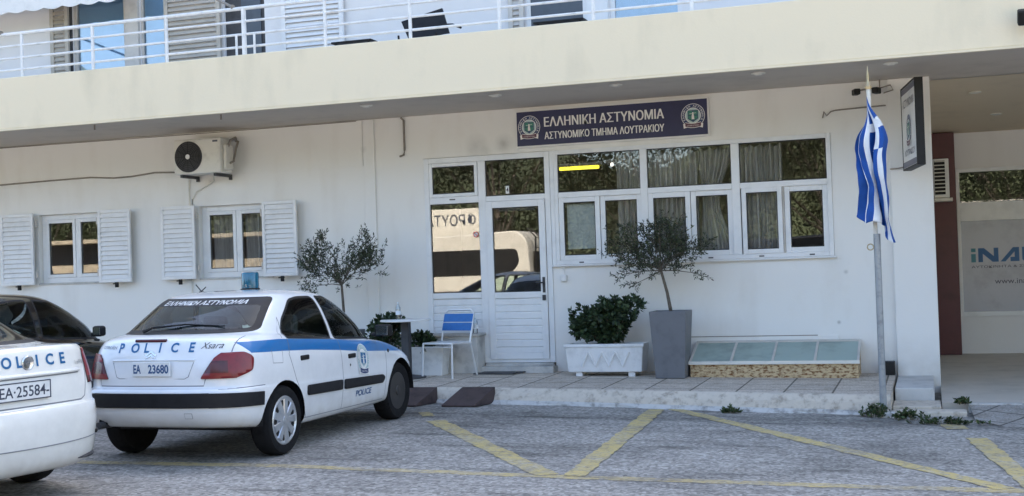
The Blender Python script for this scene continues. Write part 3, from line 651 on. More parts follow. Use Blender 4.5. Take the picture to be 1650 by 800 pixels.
P('balcony_shutter', 'shutter_beige', lambda m: big_slats(m, -12.20, -11.88, W - 0.07))
P('door_jamb', 'pvc_grey', lambda m: m.box(-10.92, -10.70, W - 0.05, W + 0.1, 4.2, 6.3), bevel=0.005)
P('door_jamb', 'dark', lambda m: m.box(-11.965, -11.865, W - 0.04, W + 0.1, 4.2, 6.3))
P('door_jamb', 'pvc', lambda m: m.box(-4.02, -3.74, W - 0.03, W - 0.001, 4.2, 6.3))

# railing along the balcony
Y = 13.42
rl = P('railing', 'railing', lambda m: [m.tube([(-26, Y, z), (9, Y, z)], r, 8) for z, r in ((4.36, .016), (4.515, .016), (4.675, .016), (4.835, .024))], B, smooth=True)
x = -26 + 0.35
for k in range(-14, 18):
    x = -6.78 + 1.108 * k
    if -26 < x < 9: P('post', 'railing', lambda m: m.tube([(x, Y, 4.2), (x, Y, 4.835)], 0.022 if k != -1 else 0.03, 8), rl)
for x in (-7.98, -7.73): P('post', 'railing', lambda m: m.tube([(x, Y - 0.03, 4.25), (x, Y - 0.03, 4.515)], 0.015, 8), rl)

# ------------------------------------------------------------------ shop at the back of the recess (same building)
YS = 20.0
P('shop_wall', 'wall_upper', lambda m: (m.box(0.42, 9, YS, YS + 0.2, 2.80, 3.339), m.box(0.42, 9, YS, YS + 0.2, 0.0, 0.56)))
P('maroon_column', 'maroon', lambda m: m.box(0.085, 0.415, YS - 0.25, YS + 0.2, 0.0, 3.339), bevel=0.01)
sh = P('shop_window', 'pvc', lambda m: (m.box(0.42, 0.47, YS - 0.03, YS + 0.04, 0.56, 2.80), m.box(0.47, 9, YS - 0.03, YS + 0.04, 2.74, 2.80), m.box(0.47, 9, YS - 0.03, YS + 0.04, 2.0, 2.06 + 0.22), m.box(0.47, 9, YS - 0.03, YS + 0.04, 0.56, 0.63)), bevel=0.005)
P('pane', 'glass', lambda m: m.box(0.47, 9, YS, YS + 0.006, 2.28, 2.74), sh)
P('frosted_pane', 'frost', lambda m: m.box(0.47, 9, YS, YS + 0.006, 0.63, 2.0), sh)
P('shop_interior', 'dark', lambda m: m.box(0.42, 9, 22.5, 22.6, 0.0, 3.33), B)
fl = Flat()
def bar(x0, x1, z0, z1, mi): fl.poly([(x0, z0), (x1, z0), (x1, z1), (x0, z1)], mi, 0)
bar(0.60, 0.665, 1.375, 1.50, 1); bar(0.60, 0.665, 1.53, 1.585, 1)
fl.poly([(0.70, 1.375), (0.765, 1.375), (0.765, 1.50), (0.90, 1.375), (0.985, 1.375), (0.985, 1.585), (0.92, 1.585), (0.92, 1.46), (0.785, 1.585), (0.70, 1.585)], 0)
fl.poly([(1.01, 1.375), (1.08, 1.375), (1.21, 1.52), (1.21, 1.44), (1.15, 1.44), (1.15, 1.375), (1.275, 1.375), (1.275, 1.585), (1.19, 1.585)], 0)
fl.poly([(1.315, 1.40), (1.34, 1.375), (1.62, 1.375), (1.62, 1.44), (1.38, 1.44), (1.38, 1.585), (1.315, 1.585)], 0)
LT = lambda a, b, h: (a, YS - 0.004 - h, b)
fl.build('shop_logo', ['logo_blue', 'logo_teal', 'ink'], LT, sh); fl = Flat()
fl.text("ΑΥΤΟΚΙΝΗΤΑ & ΣΚΑΦΗ ΑΝΑΨΥΧΗΣ", 0.60, 1.285, 2, 0, width=1.5, height=0.04)
fl.build('small_lettering', ['logo_blue', 'logo_teal', 'ink'], LT, sh); fl = Flat()
fl.text("www.inav", 0.92, 1.045, 2, 0, width=0.50, height=0.075)
fl.build('web_address', ['logo_blue', 'logo_teal', 'ink'], LT, sh)
# ------------------------------------------------------------------ things on and at the wall
# sign board over the windows
sb = thing('sign_board', 'long navy sign with two round police crests and white Greek lettering above the windows', 'sign', (-3.75, W, 3.09))
mb = MB(); mb.box(-5.01, -2.505, W - 0.062, W - 0.002, 3.075, 3.555); mb.build('board', 'lettering', sb, bevel=0.004)
mb = MB(); mb.box(-4.992, -2.523, W - 0.068, W - 0.0625, 3.095, 3.535); mb.build('face_panel', 'navy', sb)
fl = Flat()
SW = lambda a, b, h: (a, W - 0.0695 - h, b)
for q in (-.004, -.0015, .0015, .004): fl.text("ΕΛΛΗΝΙΚΗ ΑΣΤΥΝΟΜΙΑ", -4.62 + q, 3.325, 0, int(q * 1000 + 4) / 8, width=1.555, height=0.125)
fl.build('title_lettering', ['lettering'], SW, sb); fl = Flat()
for q in (-.003, 0, .003): fl.text("ΑΣΤΥΝΟΜΙΚΟ ΤΜΗΜΑ ΛΟΥΤΡΑΚΙΟΥ", -4.62 + q, 3.165, 0, int(q * 1000 + 3) / 6, width=1.555, height=0.095)
fl.build('lettering', ['lettering'], SW, sb)
for cx in (-4.825, -2.70):
    fl = Flat(); emblem(fl, cx, 3.335, 0.148)
    fl.build('crest', ['emb_blue', 'lettering', 'emb_green', 'emb_teal', 'emb_maroon'], SW, sb, 0.0009)

# sign that projects from the wall beside the flag, seen almost edge-on
d = (Vector((-0.042, 14.12, 0)) - Vector((-0.205, 15.13, 0))); L = d.length; ang = math.atan2(d.y, d.x)
ps = thing('projecting_sign', 'square dark-rimmed sign on brackets projecting from the wall near the flag', 'sign', (-0.205, 15.13, 2.50), ang)
mb = MB(); frame_rect(mb, 0, L, 0, 0.95, 0.02, -0.045, 0.045)
mb.build('rim', 'black', ps, world=False)
mb = MB(); mb.box(0.02, L - 0.02, -0.04, 0.04, 0.02, 0.93); mb.build('panel', 'white', ps, world=False)
LM = chain(ps)
for sgn in (-1, 1):
    fl = Flat()
    fl.poly([(0.03, 0.86), (L - 0.03, 0.86), (L - 0.03, 0.925), (0.03, 0.925)], 5, 0); fl.poly([(0.03, 0.025), (L - 0.03, 0.025), (L - 0.03, 0.09), (0.03, 0.09)], 5, 0)
    fl.text("ΑΣΤΥΝΟΜΙΑ", 0.10, 0.70, 5, 0, width=L - 0.2, height=0.09, bold=0.02)
    fl.text("ΛΟΥΤΡΑΚΙΟΥ", 0.14, 0.15, 5, 0, width=L - 0.28, height=0.07, bold=0.02)
    emblem(fl, L / 2, 0.43, 0.18, 0)
    fl.build('sign_face', ['emb_blue', 'lettering', 'emb_green', 'emb_teal', 'emb_maroon', 'band_grey'],
             (lambda a, b, h: LM @ Vector((a, -0.0415 - h, b))) if sgn < 0 else (lambda a, b, h: LM @ Vector((L - a, 0.0415 + h, b))), ps)
for z in (0.12, 0.86):
    mb = MB(); mb.box(-0.14, 0.0, -0.02, 0.02, z - 0.012, z + 0.012); mb.box(-0.145, -0.13, -0.05, 0.05, z - 0.07, z + 0.07); mb.build('bracket', 'cable', ps, world=False)

# air conditioner outdoor unit
ac = thing('air_conditioner', 'white outdoor air conditioning unit with round black fan, on the wall above the shuttered window', 'air conditioner', (-9.6, W, 2.95))
mb = MB(); mb.box(-9.905, -9.16, 14.86, 15.16, 2.975, 3.46); mb.build('casing', 'offwhite', ac, bevel=0.02)
mb = MB(); mb.lathe([(0.215, 0.0), (0.215, -0.012), (0.20, -0.018), (0.0, -0.018)], (-9.665, 14.858, 3.215), 36, 0, 'Y'); mb.build('fan_grille', 'dark', ac)
mb = MB()
for k in range(1, 9):
    r = 0.025 * k; n = 36
    mb.tube([(-9.665 + r * math.cos(2 * math.pi * j / n), 14.836, 3.215 + r * math.sin(2 * math.pi * j / n)) for j in range(n + 1)], 0.003, 4)
for k in range(12):
    a = k * math.pi / 6; mb.tube([(-9.665, 14.834, 3.215), (-9.665 + 0.205 * math.cos(a), 14.834, 3.215 + 0.205 * math.sin(a))], 0.0028, 4)
mb.build('fan_guard', 'black', ac)
mb = MB(); mb.lathe([(0.0, -0.006), (0.032, -0.006), (0.035, 0.0)], (-9.665, 14.834, 3.215), 18, 0, 'Y'); mb.build('fan_hub', 'white', ac)
mb = MB(); mb.box(-9.28, -9.20, 14.857, 14.8595, 3.40, 3.425); mb.build('badge', 'ink', ac)
mb = MB(); mb.box(-9.159, -9.11, 14.92, 15.12, 3.02, 3.36); mb.build('valve_cover', 'offwhite', ac, bevel=0.015)
for x in (-9.80, -9.27):
    mb = MB(); mb.box(x - 0.02, x + 0.02, 14.88, W, 2.935, 2.974); mb.box(x - 0.02, x + 0.02, W - 0.03, W - 0.002, 2.90, 2.935); mb.build('bracket', 'dark', ac)
mb = MB(); mb.tube([(-9.14, 15.0, 3.30), (-9.08, 15.0, 3.42), (-9.10, 15.16, 3.47), (-9.16, 15.28, 3.44)], 0.02, 8); mb.tube([(-9.13, 15.02, 3.10), (-9.06, 15.03, 3.13), (-9.05, 15.08, 3.30), (-9.08, 15.2, 3.42)], 0.017, 8); mb.build('hose', 'cable', ac, smooth=True)
# outdoor unit in the recess
a2 = thing('air_conditioner', 'white louvred air conditioning unit on a shelf against the maroon column', 'air conditioner', (0.22, 19.6, 2.33))
mb = MB(); mb.box(0.10, 0.32, 19.45, 19.74, 2.35, 2.93); mb.build('casing', 'white', a2, bevel=0.012)
mb = MB(); mb.box(0.115, 0.265, 19.438, 19.449, 2.40, 2.90); mb.build('grille', 'black', a2)
mb = MB(); [mb.box(0.115, 0.265, 19.426, 19.437, 2.44 + 0.055 * k, 2.455 + 0.055 * k) for k in range(9)]; mb.build('slats', 'offwhite', a2)
mb = MB(); mb.box(0.10, 0.36, 19.42, 19.745, 2.30, 2.345); mb.build('shelf', 'offwhite', a2)

# cables
def cable(pts, r, label, name='cable', m='cable', cat='cable', group=None):
    mb = MB(); mb.tube(pts, r, 6); o = mb.build(name, m, smooth=True)
    return tag(o, label, cat, group)
cable([(-14.6, W - .03, 3.06), (-13.2, W - .03, 3.035), (-12.4, W - .03, 3.05), (-11.6, W - .03, 3.06), (-11.2, W - .03, 3.03), (-10.9, W - .03, 3.035), (-10.5, W - .03, 3.07), (-10.1, W - .03, 3.05), (-9.85, W - .1, 3.03), (-9.8, W - .16, 3.0)], 0.012, 'grey cable sagging along the wall from the left edge to the air conditioner')
cable([(-26, W - .02, 3.588), (-16, W - .02, 3.585), (-13, W - .02, 3.59), (-10, W - .02, 3.583), (-7.3, W - .02, 3.588)], 0.006, 'thin dark cable run in the corner of wall and soffit on the left')
cable([(-9.94, W - .02, 3.0), (-9.95, W - .02, 2.75), (-9.945, W - .02, 2.58), (-9.945, W - .02, 1.5), (-9.95, W - .02, 0.3)], 0.012, 'thin grey pipe running straight down the wall beside the second window', 'downpipe', 'offwhite', 'pipe')
cable([(-9.5, W - .1, 2.96), (-9.52, W - .05, 2.90), (-9.65, W - .02, 2.84), (-9.82, W - .02, 2.76), (-9.895, W - .02, 2.66), (-9.90, W - .02, 2.57)], 0.010, 'looping pale hose hanging under the air conditioner above the window', 'drain_hose', 'offwhite', 'hose')
cable([(-6.64, W - .02, 3.59), (-6.60, W - .02, 3.55), (-6.60, W - .02, 3.28), (-6.60, W - .02, 3.16), (-6.61, W - .02, 3.09), (-6.67, W - .025, 3.07)], 0.014, 'hooked grey conduit hanging from the soffit left of the entrance', 'conduit', 'cable', 'pipe')
cable([(-1.15, W - .02, 3.20), (-1.13, W - .04, 3.27), (-1.10, W - .05, 3.22), (-1.05, W - .03, 3.27), (-1.0, W - .03, 3.28), (-0.7, W - .03, 3.29), (-0.42, W - .08, 3.29)], 0.009, 'frayed wire end reaching from the flag across the wall above the last window', 'wire')
cable([(-0.40, W - .08, 2.54), (-0.30, W - .08, 2.545), (-0.2, W - .12, 2.56)], 0.008, 'short wire below the projecting sign', 'wire')
# small switch box under the window band
mb = MB(); mb.box(-4.48, -4.405, W - 0.05, W - 0.002, 1.335, 1.42); o = mb.build('wall_socket', 'white', bevel=0.01); tag(o, 'small white socket box on the wall right of the door handle', 'socket')
mb = MB(); mb.tube([(-4.44, W - 0.025, 1.42), (-4.44, W - 0.025, 1.524)], 0.007, 6); mb.build('conduit', 'white', o)
# house number and no-smoking stickers
mb = MB(); mb.box(-5.20, -5.155, W + 0.010, W + 0.015, 2.50, 2.60); o = mb.build('number_plate', 'lettering'); tag(o, 'small white plate with the number 4 in the pane above the door', 'number sign')
fl = Flat(); fl.text("4", -5.192, 2.52, 0, 0, width=0.03, height=0.06, bold=0.02); fl.build('numeral', ['ink'], lambda a, b, h: (a, W + 0.009 - h, b), o)
st = thing('no_smoking_sticker', 'round red and white prohibition sticker on the glass beside the door', 'sticker', (-5.63, W + 0.012, 1.98))
mb = MB(); mb.lathe([(0.036, 0.0), (0.036, -0.002), (0.0, -0.002)], (-5.635, W + 0.014, 1.985), 24, 0, 'Y'); mb.build('disc', 'lettering', st)
mb = MB(); n = 24; mb.tube([(-5.635 + 0.034 * math.cos(2 * math.pi * k / n), W + 0.010, 1.985 + 0.034 * math.sin(2 * math.pi * k / n)) for k in range(n + 1)], 0.006, 5); mb.obox((-5.635, W + 0.010, 1.985), (0.065, 0.003, 0.010), Matrix.Rotation(R(45), 3, 'Y')); mb.build('ring', 'red_sign', st)
# blind and curtains
mb = MB(); mb.box(-4.405, -4.015, W + 0.10, W + 0.104, 1.745, 2.322); o = mb.build('paper_sheet', 'paper'); tag(o, 'pale green sheet covering most of the first window pane right of the door', 'blind')
def curtain(x0, x1, z0, z1, y, label, waves, amp=0.042, pinch=None):
    mb = MB(); n = int((x1 - x0) / 0.012); rows = 14
    rr = random.Random(int((x0 + 20) * 100)); ph = [rr.uniform(-1, 1) for _ in range(n + 1)]
    for j in range(rows + 1):
        t = j / rows
        for i in range(n + 1):
            u = i / n; x = x0 + (x1 - x0) * u
            if pinch: x = x + (pinch[0] - x) * pinch[1] * math.sin(math.pi * min(1, t * 1.1)) ** 2
            zz = z1 + (z0 - z1) * t + (0.02 * math.sin(u * waves * 6.28 / 2) if j == 0 else 0)
            yy = y + amp * math.sin(u * waves * 6.283 + 0.6 * math.sin(u * 9 + t * 1.3)) + 0.012 * math.sin(u * waves * 2.7 * 6.283) * (0.5 + t * .5)
            mb.v.append((x, yy, zz))
    for j in range(rows):
        for i in range(n):
            a = j * (n + 1) + i; mb.f.append((a, a + 1, a + n + 2, a + n + 1)); mb.m.append(0)
    o = mb.build('curtain', 'curtain', smooth=True, recalc=False)
    s = o.modifiers.new("thickness", 'SOLIDIFY'); s.thickness = 0.003
    return tag(o, label, 'curtain', 'curtains inside the windows')
curtain(-3.74, -3.42, 1.50, 2.94, W + 0.13, 'narrow cream curtain behind the second window from the door, beside the mullion', 5)
curtain(-3.34, -2.70, 1.50, 2.92, W + 0.13, 'broad pleated cream curtain filling the left side of the middle window', 10)
curtain(-2.70, -2.28, 1.50, 2.93, W + 0.16, 'gathered cream curtain tied back on the right side of the middle window', 7, 0.03, (-2.62, 0.5))
curtain(-2.20, -1.66, 1.50, 2.93, W + 0.13, 'pleated cream curtain behind the half-open sash of the last window', 9)
curtain(-9.72, -9.32, 1.50, 2.50, W + 0.22, 'grey-green curtain behind the left pane of the second shuttered window', 5)
curtain(-9.20, -8.70, 1.50, 2.50, W + 0.22, 'grey-green curtain behind the right pane of the second shuttered window', 6)
# lamps that burn inside
def lamp(x0, x1, y, z, m, label, group=None):
    t = thing('ceiling_lamp', label, 'lamp', ((x0 + x1) / 2, y, z), 0, group)
    mb = MB(); mb.box(x0 - .04, x1 + .04, y - 0.05, y + 0.05, z + 0.026, z + 0.07); mb.build('housing', 'white', t)
    mb = MB(); mb.tube([(x0 + 0.02, y, z), (x1 - 0.02, y, z)], 0.022, 8); mb.build('tube', m, t)
lamp(-5.0, -4.38, 17.1, 2.92, 'yellow_tube', 'glowing yellow strip lamp inside behind the first upper pane')
lamp(-2.62, -2.46, 16.6, 2.86, 'white_lamp', 'bright white lamp inside between the gathered curtains of the middle window')
lamp(-4.12, -4.05, 16.6, 2.90, 'white_lamp', 'tiny white lamp inside right of the yellow strip lamp')

# cameras near the flag tip
cm = thing('security_camera', 'pair of small black security cameras on a bracket under the soffit', 'camera', (-0.60, 15.24, 3.48))
mb = MB(); mb.tube([(-0.48, 15.24, 3.6), (-0.48, 15.2, 3.5), (-0.62, 15.2, 3.5), (-0.74, 15.2, 3.48)], 0.010, 6); mb.tube([(-0.48, 15.22, 3.50), (-0.36, 15.24, 3.53), (-0.33, 15.24, 3.47), (-0.44, 15.24, 3.44)], 0.008, 6); mb.build('bracket', 'cable', cm)
for x, q in ((-0.745, 0.5), (-0.515, -0.5)):
    mb = MB(); mb.obox((x, 15.12, 3.46), (0.075, 0.13, 0.07), Matrix.Rotation(q * 0.6, 3, 'Z')); mb.build('camera_body', 'black', cm, bevel=0.012)
mb = MB(); mb.lathe([(0.0, -0.07), (0.05, -0.05), (0.07, 0.0), (0.05, 0.05), (0.0, 0.07)], (1.33, 14.0, 3.62), 16); mb.lathe([(0.02, 0.0), (0.02, 0.1)], (1.33, 14.0, 3.65), 8)
# floodlight at the right end of the balcony front
fd = thing('floodlight', 'black floodlight fixed to the cream balcony front at the right edge', 'lamp', (0.97, 13.33, 3.85))
mb = MB(); mb.obox((0.99, 13.18, 3.83), (0.16, 0.10, 0.15), Matrix.Rotation(R(25), 3, 'X')); mb.build('housing', 'black', fd, bevel=0.015)
mb = MB(); mb.box(0.96, 1.02, 13.2, 13.329, 3.85, 3.88); mb.build('bracket', 'dark', fd)

# awning over the balcony, drop arms
aw = thing('awning', 'white scalloped awning over the left end of the balcony', 'awning', (-12, 14.9, 5.5))
mb = MB(); n = 60; x0, x1 = -14.4, -10.62
for i in range(n):
    a, b = x0 + (x1 - x0) * i / n, x0 + (x1 - x0) * (i + 1) / n
    za = 5.50 - 0.035 * abs(math.sin(a * 10)); zb = 5.50 - 0.035 * abs(math.sin(b * 10))
    mb.add([(a, 15.28, 6.35), (b, 15.28, 6.35), (b, 14.80, 5.72), (a, 14.80, 5.72), (b, 14.78, zb), (a, 14.78, za)], [(0, 1, 2, 3), (3, 2, 4, 5)])
o = mb.build('canopy', 'awning', aw, recalc=False); s = o.modifiers.new("thickness", 'SOLIDIFY'); s.thickness = 0.006
mb = MB(); mb.tube([(x0, 14.81, 5.72), (x1, 14.81, 5.72)], 0.025, 8); mb.build('front_bar', 'railing', aw)
for x in (-11.52, -8.02):
    mb = MB(); mb.tube([(x, 13.40, 4.86), (x - 0.07, 13.46, 4.89), (x - 1.35, 14.4, 5.52), (x - 2.6, 14.81, 5.72)], [0.03, 0.018, 0.018, 0.018], 8); mb.build('drop_arm', 'cable', aw)

# black chair and low tables on the balcony
bc = thing('balcony_chair', 'black sling chair tipped back on the balcony behind the railing', 'chair', (-5.7, 14.2, 4.18))
mb = MB()
mb.add([(-6.10, 14.15, 4.63), (-5.58, 14.22, 4.76), (-5.45, 14.1, 4.42), (-5.96, 14.03, 4.38)], [(0, 1, 2, 3)]); mb.add([(-6.10, 14.18, 4.63), (-5.58, 14.25, 4.76), (-5.45, 14.13, 4.42), (-5.96, 14.06, 4.38)], [(3, 2, 1, 0)])
for a, b in ((0, 1), (1, 2), (2, 3), (3, 0)): mb.f.append((a, b, b + 4, a + 4)); mb.m.append(0)
mb.build('backrest', 'black', bc)
mb = MB(); mb.add([(-5.95, 14.04, 4.38), (-5.48, 14.1, 4.40), (-5.44, 13.7, 4.33), (-5.9, 13.66, 4.31)], [(0, 1, 2, 3)]); o = mb.build('seat', 'black', bc); s = o.modifiers.new("t", 'SOLIDIFY'); s.thickness = 0.02
mb = MB(); mb.tube([(-5.52, 14.16, 4.54), (-5.40, 14.1, 4.52), (-5.22, 13.9, 4.43)], 0.014, 8); mb.build('armrest', 'black', bc)
for p in ((-5.93, 13.68), (-5.46, 13.72), (-5.96, 14.3), (-5.5, 14.34)):
    mb = MB(); mb.tube([(p[0], p[1], 4.18), (p[0], p[1] - 0.02, 4.36)], 0.014, 8); mb.build('leg', 'black', bc)
for (x, wd, lb) in ((-6.75, 0.55, 'low black table on the balcony beside the white shutter'), (-4.05, 0.62, 'low black table on the balcony in front of the dark door')):
    t = thing('low_table', lb, 'table', (x, 14.3, 4.18))
    mb = MB(); mb.box(x - wd / 2, x + wd / 2, 14.05, 14.55, 4.415, 4.44); mb.build('tabletop', 'black', t, bevel=0.005)
    for sx in (-1, 1):
        for y in (14.1, 14.5):
            mb = MB(); mb.tube([(x + sx * (wd / 2 - .05), y, 4.18), (x + sx * (wd / 2 - .05), y, 4.414)], 0.015, 6); mb.build('leg', 'black', t)

# ------------------------------------------------------------------ flag and pole
fp = thing('flagpole', 'slim grey metal flagpole standing at the kerb', 'flagpole', (-0.49, 12.95, gz(-0.49)))
mb = MB(); mb.tube([(-0.49, 12.95, gz(-.49)), (-0.49, 12.95, 1.75)], 0.034, 14); mb.build('lower_pole', 'galv', fp, smooth=True)
mb = MB(); mb.tube([(-0.50, 12.95, 1.751), (-0.52, 12.95, 3.22)], 0.020, 12); mb.build('upper_pole', 'offwhite', fp, smooth=True)
mb = MB(); mb.lathe([(0.0, 3.20), (0.03, 3.205), (0.034, 3.23), (0.02, 3.25), (0.012, 3.30), (0.016, 3.33), (0.006, 3.40), (0.0, 3.45)], (-0.52, 12.95, 0), 12); mb.build('finial', 'brass', fp, smooth=True)
mb = MB(); mb.box(-0.60, -0.38, 12.84, 13.05, gz(-.49) - 0.03, gz(-.49) + 0.05); mb.build('footing', 'concrete', fp, bevel=0.02)
mb = MB(); n = 16; mb.tube([(-0.555 + 0.03 * math.cos(2 * math.pi * k / n), 12.93, 1.62 + 0.03 * math.sin(2 * math.pi * k / n)) for k in range(n + 1)], 0.007, 6); mb.build('ring', 'brass', fp)

def flag_mesh():
    """Limp flag: the hoist hangs on the pole, the fly falls in folds; nine stripes with a cross in the canton."""
    nv, nu = 90, 60; Lf = 1.50
    mb = MB(); sm = lambda t: t * t * (3 - 2 * t)
    keys = [(0.0, .135, .02), (.14, .115, -.09), (.30, .045, -.04), (.42, .065, .07), (.56, .03, -.03), (.68, -.03, -.11), (.80, -.085, -.04), (.90, -.075, .05), (1.0, -.135, .02)]
    def offs(v):
        for a, b in zip(keys[:-1], keys[1:]):
            if v <= b[0]:
                t = sm((v - a[0]) / (b[0] - a[0])); return a[1] + (b[1] - a[1]) * t, a[2] + (b[2] - a[2]) * t
        return keys[-1][1], keys[-1][2]
    from mathutils import noise as mn
    for i in range(nv + 1):
        v = i / nv; ox, oy = offs(v)
        for j in range(nu + 1):
            u = j / nu; t = sm(min(1, u / 0.34))
            drop = u * Lf * (1.0 - 0.20 * v) + 0.22 * v * (1 - u)
            cx = mn.noise((u * 3.1, v * 3.7, 0.3)); cy = mn.noise((u * 4.0 + 9, v * 5.0, 1.7)); c2 = mn.noise((u * 9, v * 8, 4.1))
            x = -0.535 + ox * t * 1.16 + 0.035 * u + 0.02 * u * u * (1 - v) + 0.036 * math.sin(6.4 * u + 4.0 * v) * t + (0.045 * cx + 0.012 * c2) * t
            y = 12.90 + (oy * 1.05 + 0.03 * math.sin(7 * u + 6 * v) + 0.085 * cy + 0.02 * c2) * t
            z = 3.15 - drop + (0.035 * math.sin(9 * v + 3 * u) + 0.05 * mn.noise((v * 4, u * 2, 7))) * u
            mb.v.append((x, min(y, 13.12), z))
    for i in range(nv):
        for j in range(nu):
            a = i * (nu + 1) + j; mb.f.append((a, a + 1, a + nu + 2, a + nu + 1))
            v = (i + 0.5) / nv; u = (j + 0.5) / nu; blue = int(v * 9) % 2 == 0
            if v < 5 / 9 and u < 10 / 27:
                cv, cu = v * 9, u * 13.5; blue = not (2 <= cv < 3 or 2 <= cu < 3)
            mb.m.append(0 if blue else 1)
    o = mb.build('flag', ['flag_blue', 'flag_white'], smooth=True, recalc=False)
    s = o.modifiers.new("thickness", 'SOLIDIFY'); s.thickness = 0.003
    return tag(o, 'blue and white striped Greek flag hanging limp from the slim pole', 'flag')
flag_mesh()

# ------------------------------------------------------------------ plants
def leaf_quad(mb, c, d, L, wd, mi, rnd):
    side = d.cross(Vector((rnd.uniform(-1, 1), rnd.uniform(-1, 1), rnd.uniform(-1, 1)))); side.normalize()
    b = c + d * L; m1 = c + d * L * 0.5
    mb.add([c, m1 + side * wd / 2, b, m1 - side * wd / 2], [(0, 1, 2, 3)], mi)

def olive_tree(label, base, fork, lobes, seed, top_n=1.0):
    """lobes: (dx, dz, sigma, number of twigs) measured from the fork."""
    rnd = random.Random(seed); base = Vector(base); fork = Vector(fork)
    t = thing('olive_tree', label, 'tree', tuple(base), 0, 'small olive trees by the wall')
    tr = MB(); mid = base.lerp(fork, .5) + Vector((.012, 0, 0)); tr.tube([base, mid, fork], [0.024, 0.019, 0.016], 8)
    cr = MB(); pts = []
    for dx, dz, sg, nt in lobes:
        nt = int(nt * 0.95)
        for q in range(1):
            p = fork + Vector((dx + rnd.uniform(-.04, .04), rnd.uniform(-.16, .16), dz + rnd.uniform(-.03, .03)))
            m = fork.lerp(p, .5) + Vector((-dx * .1, rnd.uniform(-.03, .03), dz * .08 + .02)); tr.tube([fork, m, p], [0.008, 0.0055, 0.003], 5)
        for k in range(nt):
            c = fork + Vector((dx + rnd.gauss(0, sg * .88), rnd.gauss(0, sg * .85), dz + rnd.gauss(0, sg * .75)))
            d = (c - fork).normalized() * .7 + Vector((rnd.uniform(-.7, .7), rnd.uniform(-.7, .7), rnd.uniform(-.5, .9))); d.normalize()
            L = rnd.uniform(0.07, 0.16); cr.tube([c, c + d * L], [0.0025, 0.0012], 3, 3)
            for s in range(int(L / 0.011)):
                f = c + d * (s * 0.011 + rnd.uniform(0, .01))
                dv = d * rnd.uniform(.2, .9) + Vector((rnd.uniform(-1, 1), rnd.uniform(-1, 1), rnd.uniform(-.8, 1))); dv.normalize()
                leaf_quad(cr, f, dv, rnd.uniform(0.032, 0.056), rnd.uniform(0.011, 0.017), rnd.choice((0, 0, 1, 2, 2)), rnd)
    tr.build('trunk', 'bark', t, smooth=True); cr.build('crown', ['leaf_a', 'leaf_b', 'leaf_c', 'bark'], t, recalc=False)
    return t

def shrub(name, label, c, rad, seed, n=420, mats=('bush_a', 'bush_b', 'bush_c'), leaf=(0.05, 0.085), wd=0.55, cat='shrub', stems=True, group=None):
    rnd = random.Random(seed); base = Vector((c[0], c[1], c[2]))
    t = thing(name, label, cat, base, 0, group); cr = MB(); tr = MB()
    blobs = []
    for k in range(12):
        a = rnd.uniform(0, 6.283); r = rnd.uniform(0.0, 0.78)
        blobs.append((Vector((base.x + rad[0] * r * math.cos(a), base.y + rad[1] * r * math.sin(a), base.z + rad[2] * rnd.uniform(0.12, 0.84) * (1 - 0.10 * r))), rnd.uniform(0.24, 0.42)))
    for p, s in blobs:
        if stems: tr.tube([(base.x + (p.x - base.x) * .2, base.y + (p.y - base.y) * .2, base.z), base.lerp(p, .55), p], [0.012, 0.008, 0.004], 5)
    for k in range(n):
        p, s = blobs[rnd.randrange(len(blobs))]
        v = Vector((rnd.gauss(0, 1), rnd.gauss(0, 1), rnd.gauss(0, 1))); v.normalize(); rr = rnd.uniform(0.55, 1.05)
        q = p + Vector((v.x * rad[0], v.y * rad[1], v.z * rad[2] * 0.62)) * s * rr
        if q.z < base.z + 0.01: q.z = base.z + 0.01 + rnd.uniform(0, .05)
        for s2 in range(6):
            d = v * 0.8 + Vector((rnd.uniform(-1, 1), rnd.uniform(-1, 1), rnd.uniform(-.7, 1))); d.normalize()
            L = rnd.uniform(*leaf); leaf_quad(cr, q + Vector((rnd.uniform(-.02, .02), rnd.uniform(-.02, .02), rnd.uniform(-.02, .02))), d, L, L * wd, rnd.choice((0, 0, 1, 2)), rnd)
    if stems: tr.build('stems', 'bark', t)
    cr.build('foliage', list(mats), t, recalc=False); return t

# tall grey planter with an olive tree
def tapered(x, y, z0, z1, w0, w1, d0, d1, wall=0.02):
    mb = MB(); a, b, c, d = w0 / 2, w1 / 2, d0 / 2, d1 / 2
    o0 = [(x - a, y - c, z0), (x + a, y - c, z0), (x + a, y + c, z0), (x - a, y + c, z0)]; o1 = [(x - b, y - d, z1), (x + b, y - d, z1), (x + b, y + d, z1), (x - b, y + d, z1)]
    b2, d2 = b - wall, d - wall
    i1 = [(x - b2, y - d2, z1), (x + b2, y - d2, z1), (x + b2, y + d2, z1), (x - b2, y + d2, z1)]; i0 = [(px, py, z1 - 0.06) for px, py, _ in i1]
    mb.add(o0 + o1 + i1 + i0, [(3, 2, 1, 0)] + [(k, (k + 1) % 4, 4 + (k + 1) % 4, 4 + k) for k in range(4)] + [(4 + k, 4 + (k + 1) % 4, 8 + (k + 1) % 4, 8 + k) for k in range(4)] + [(8 + k, 8 + (k + 1) % 4, 12 + (k + 1) % 4, 12 + k) for k in range(4)])
    return mb
px, py = -2.955, 14.68
pot = thing('tall_planter', 'tall tapered grey planter in front of the wall, holding a small tree', 'planter', (px, py, swz(px)))
tapered(px, py, swz(px) + .012, 0.955, 0.35, 0.445, 0.33, 0.42).build('pot', 'potgrey', pot, bevel=0.008)
mb = MB(); mb.box(px - .195, px + .195, py - .18, py + .18, 0.86, 0.90); mb.build('soil', 'soil', pot)
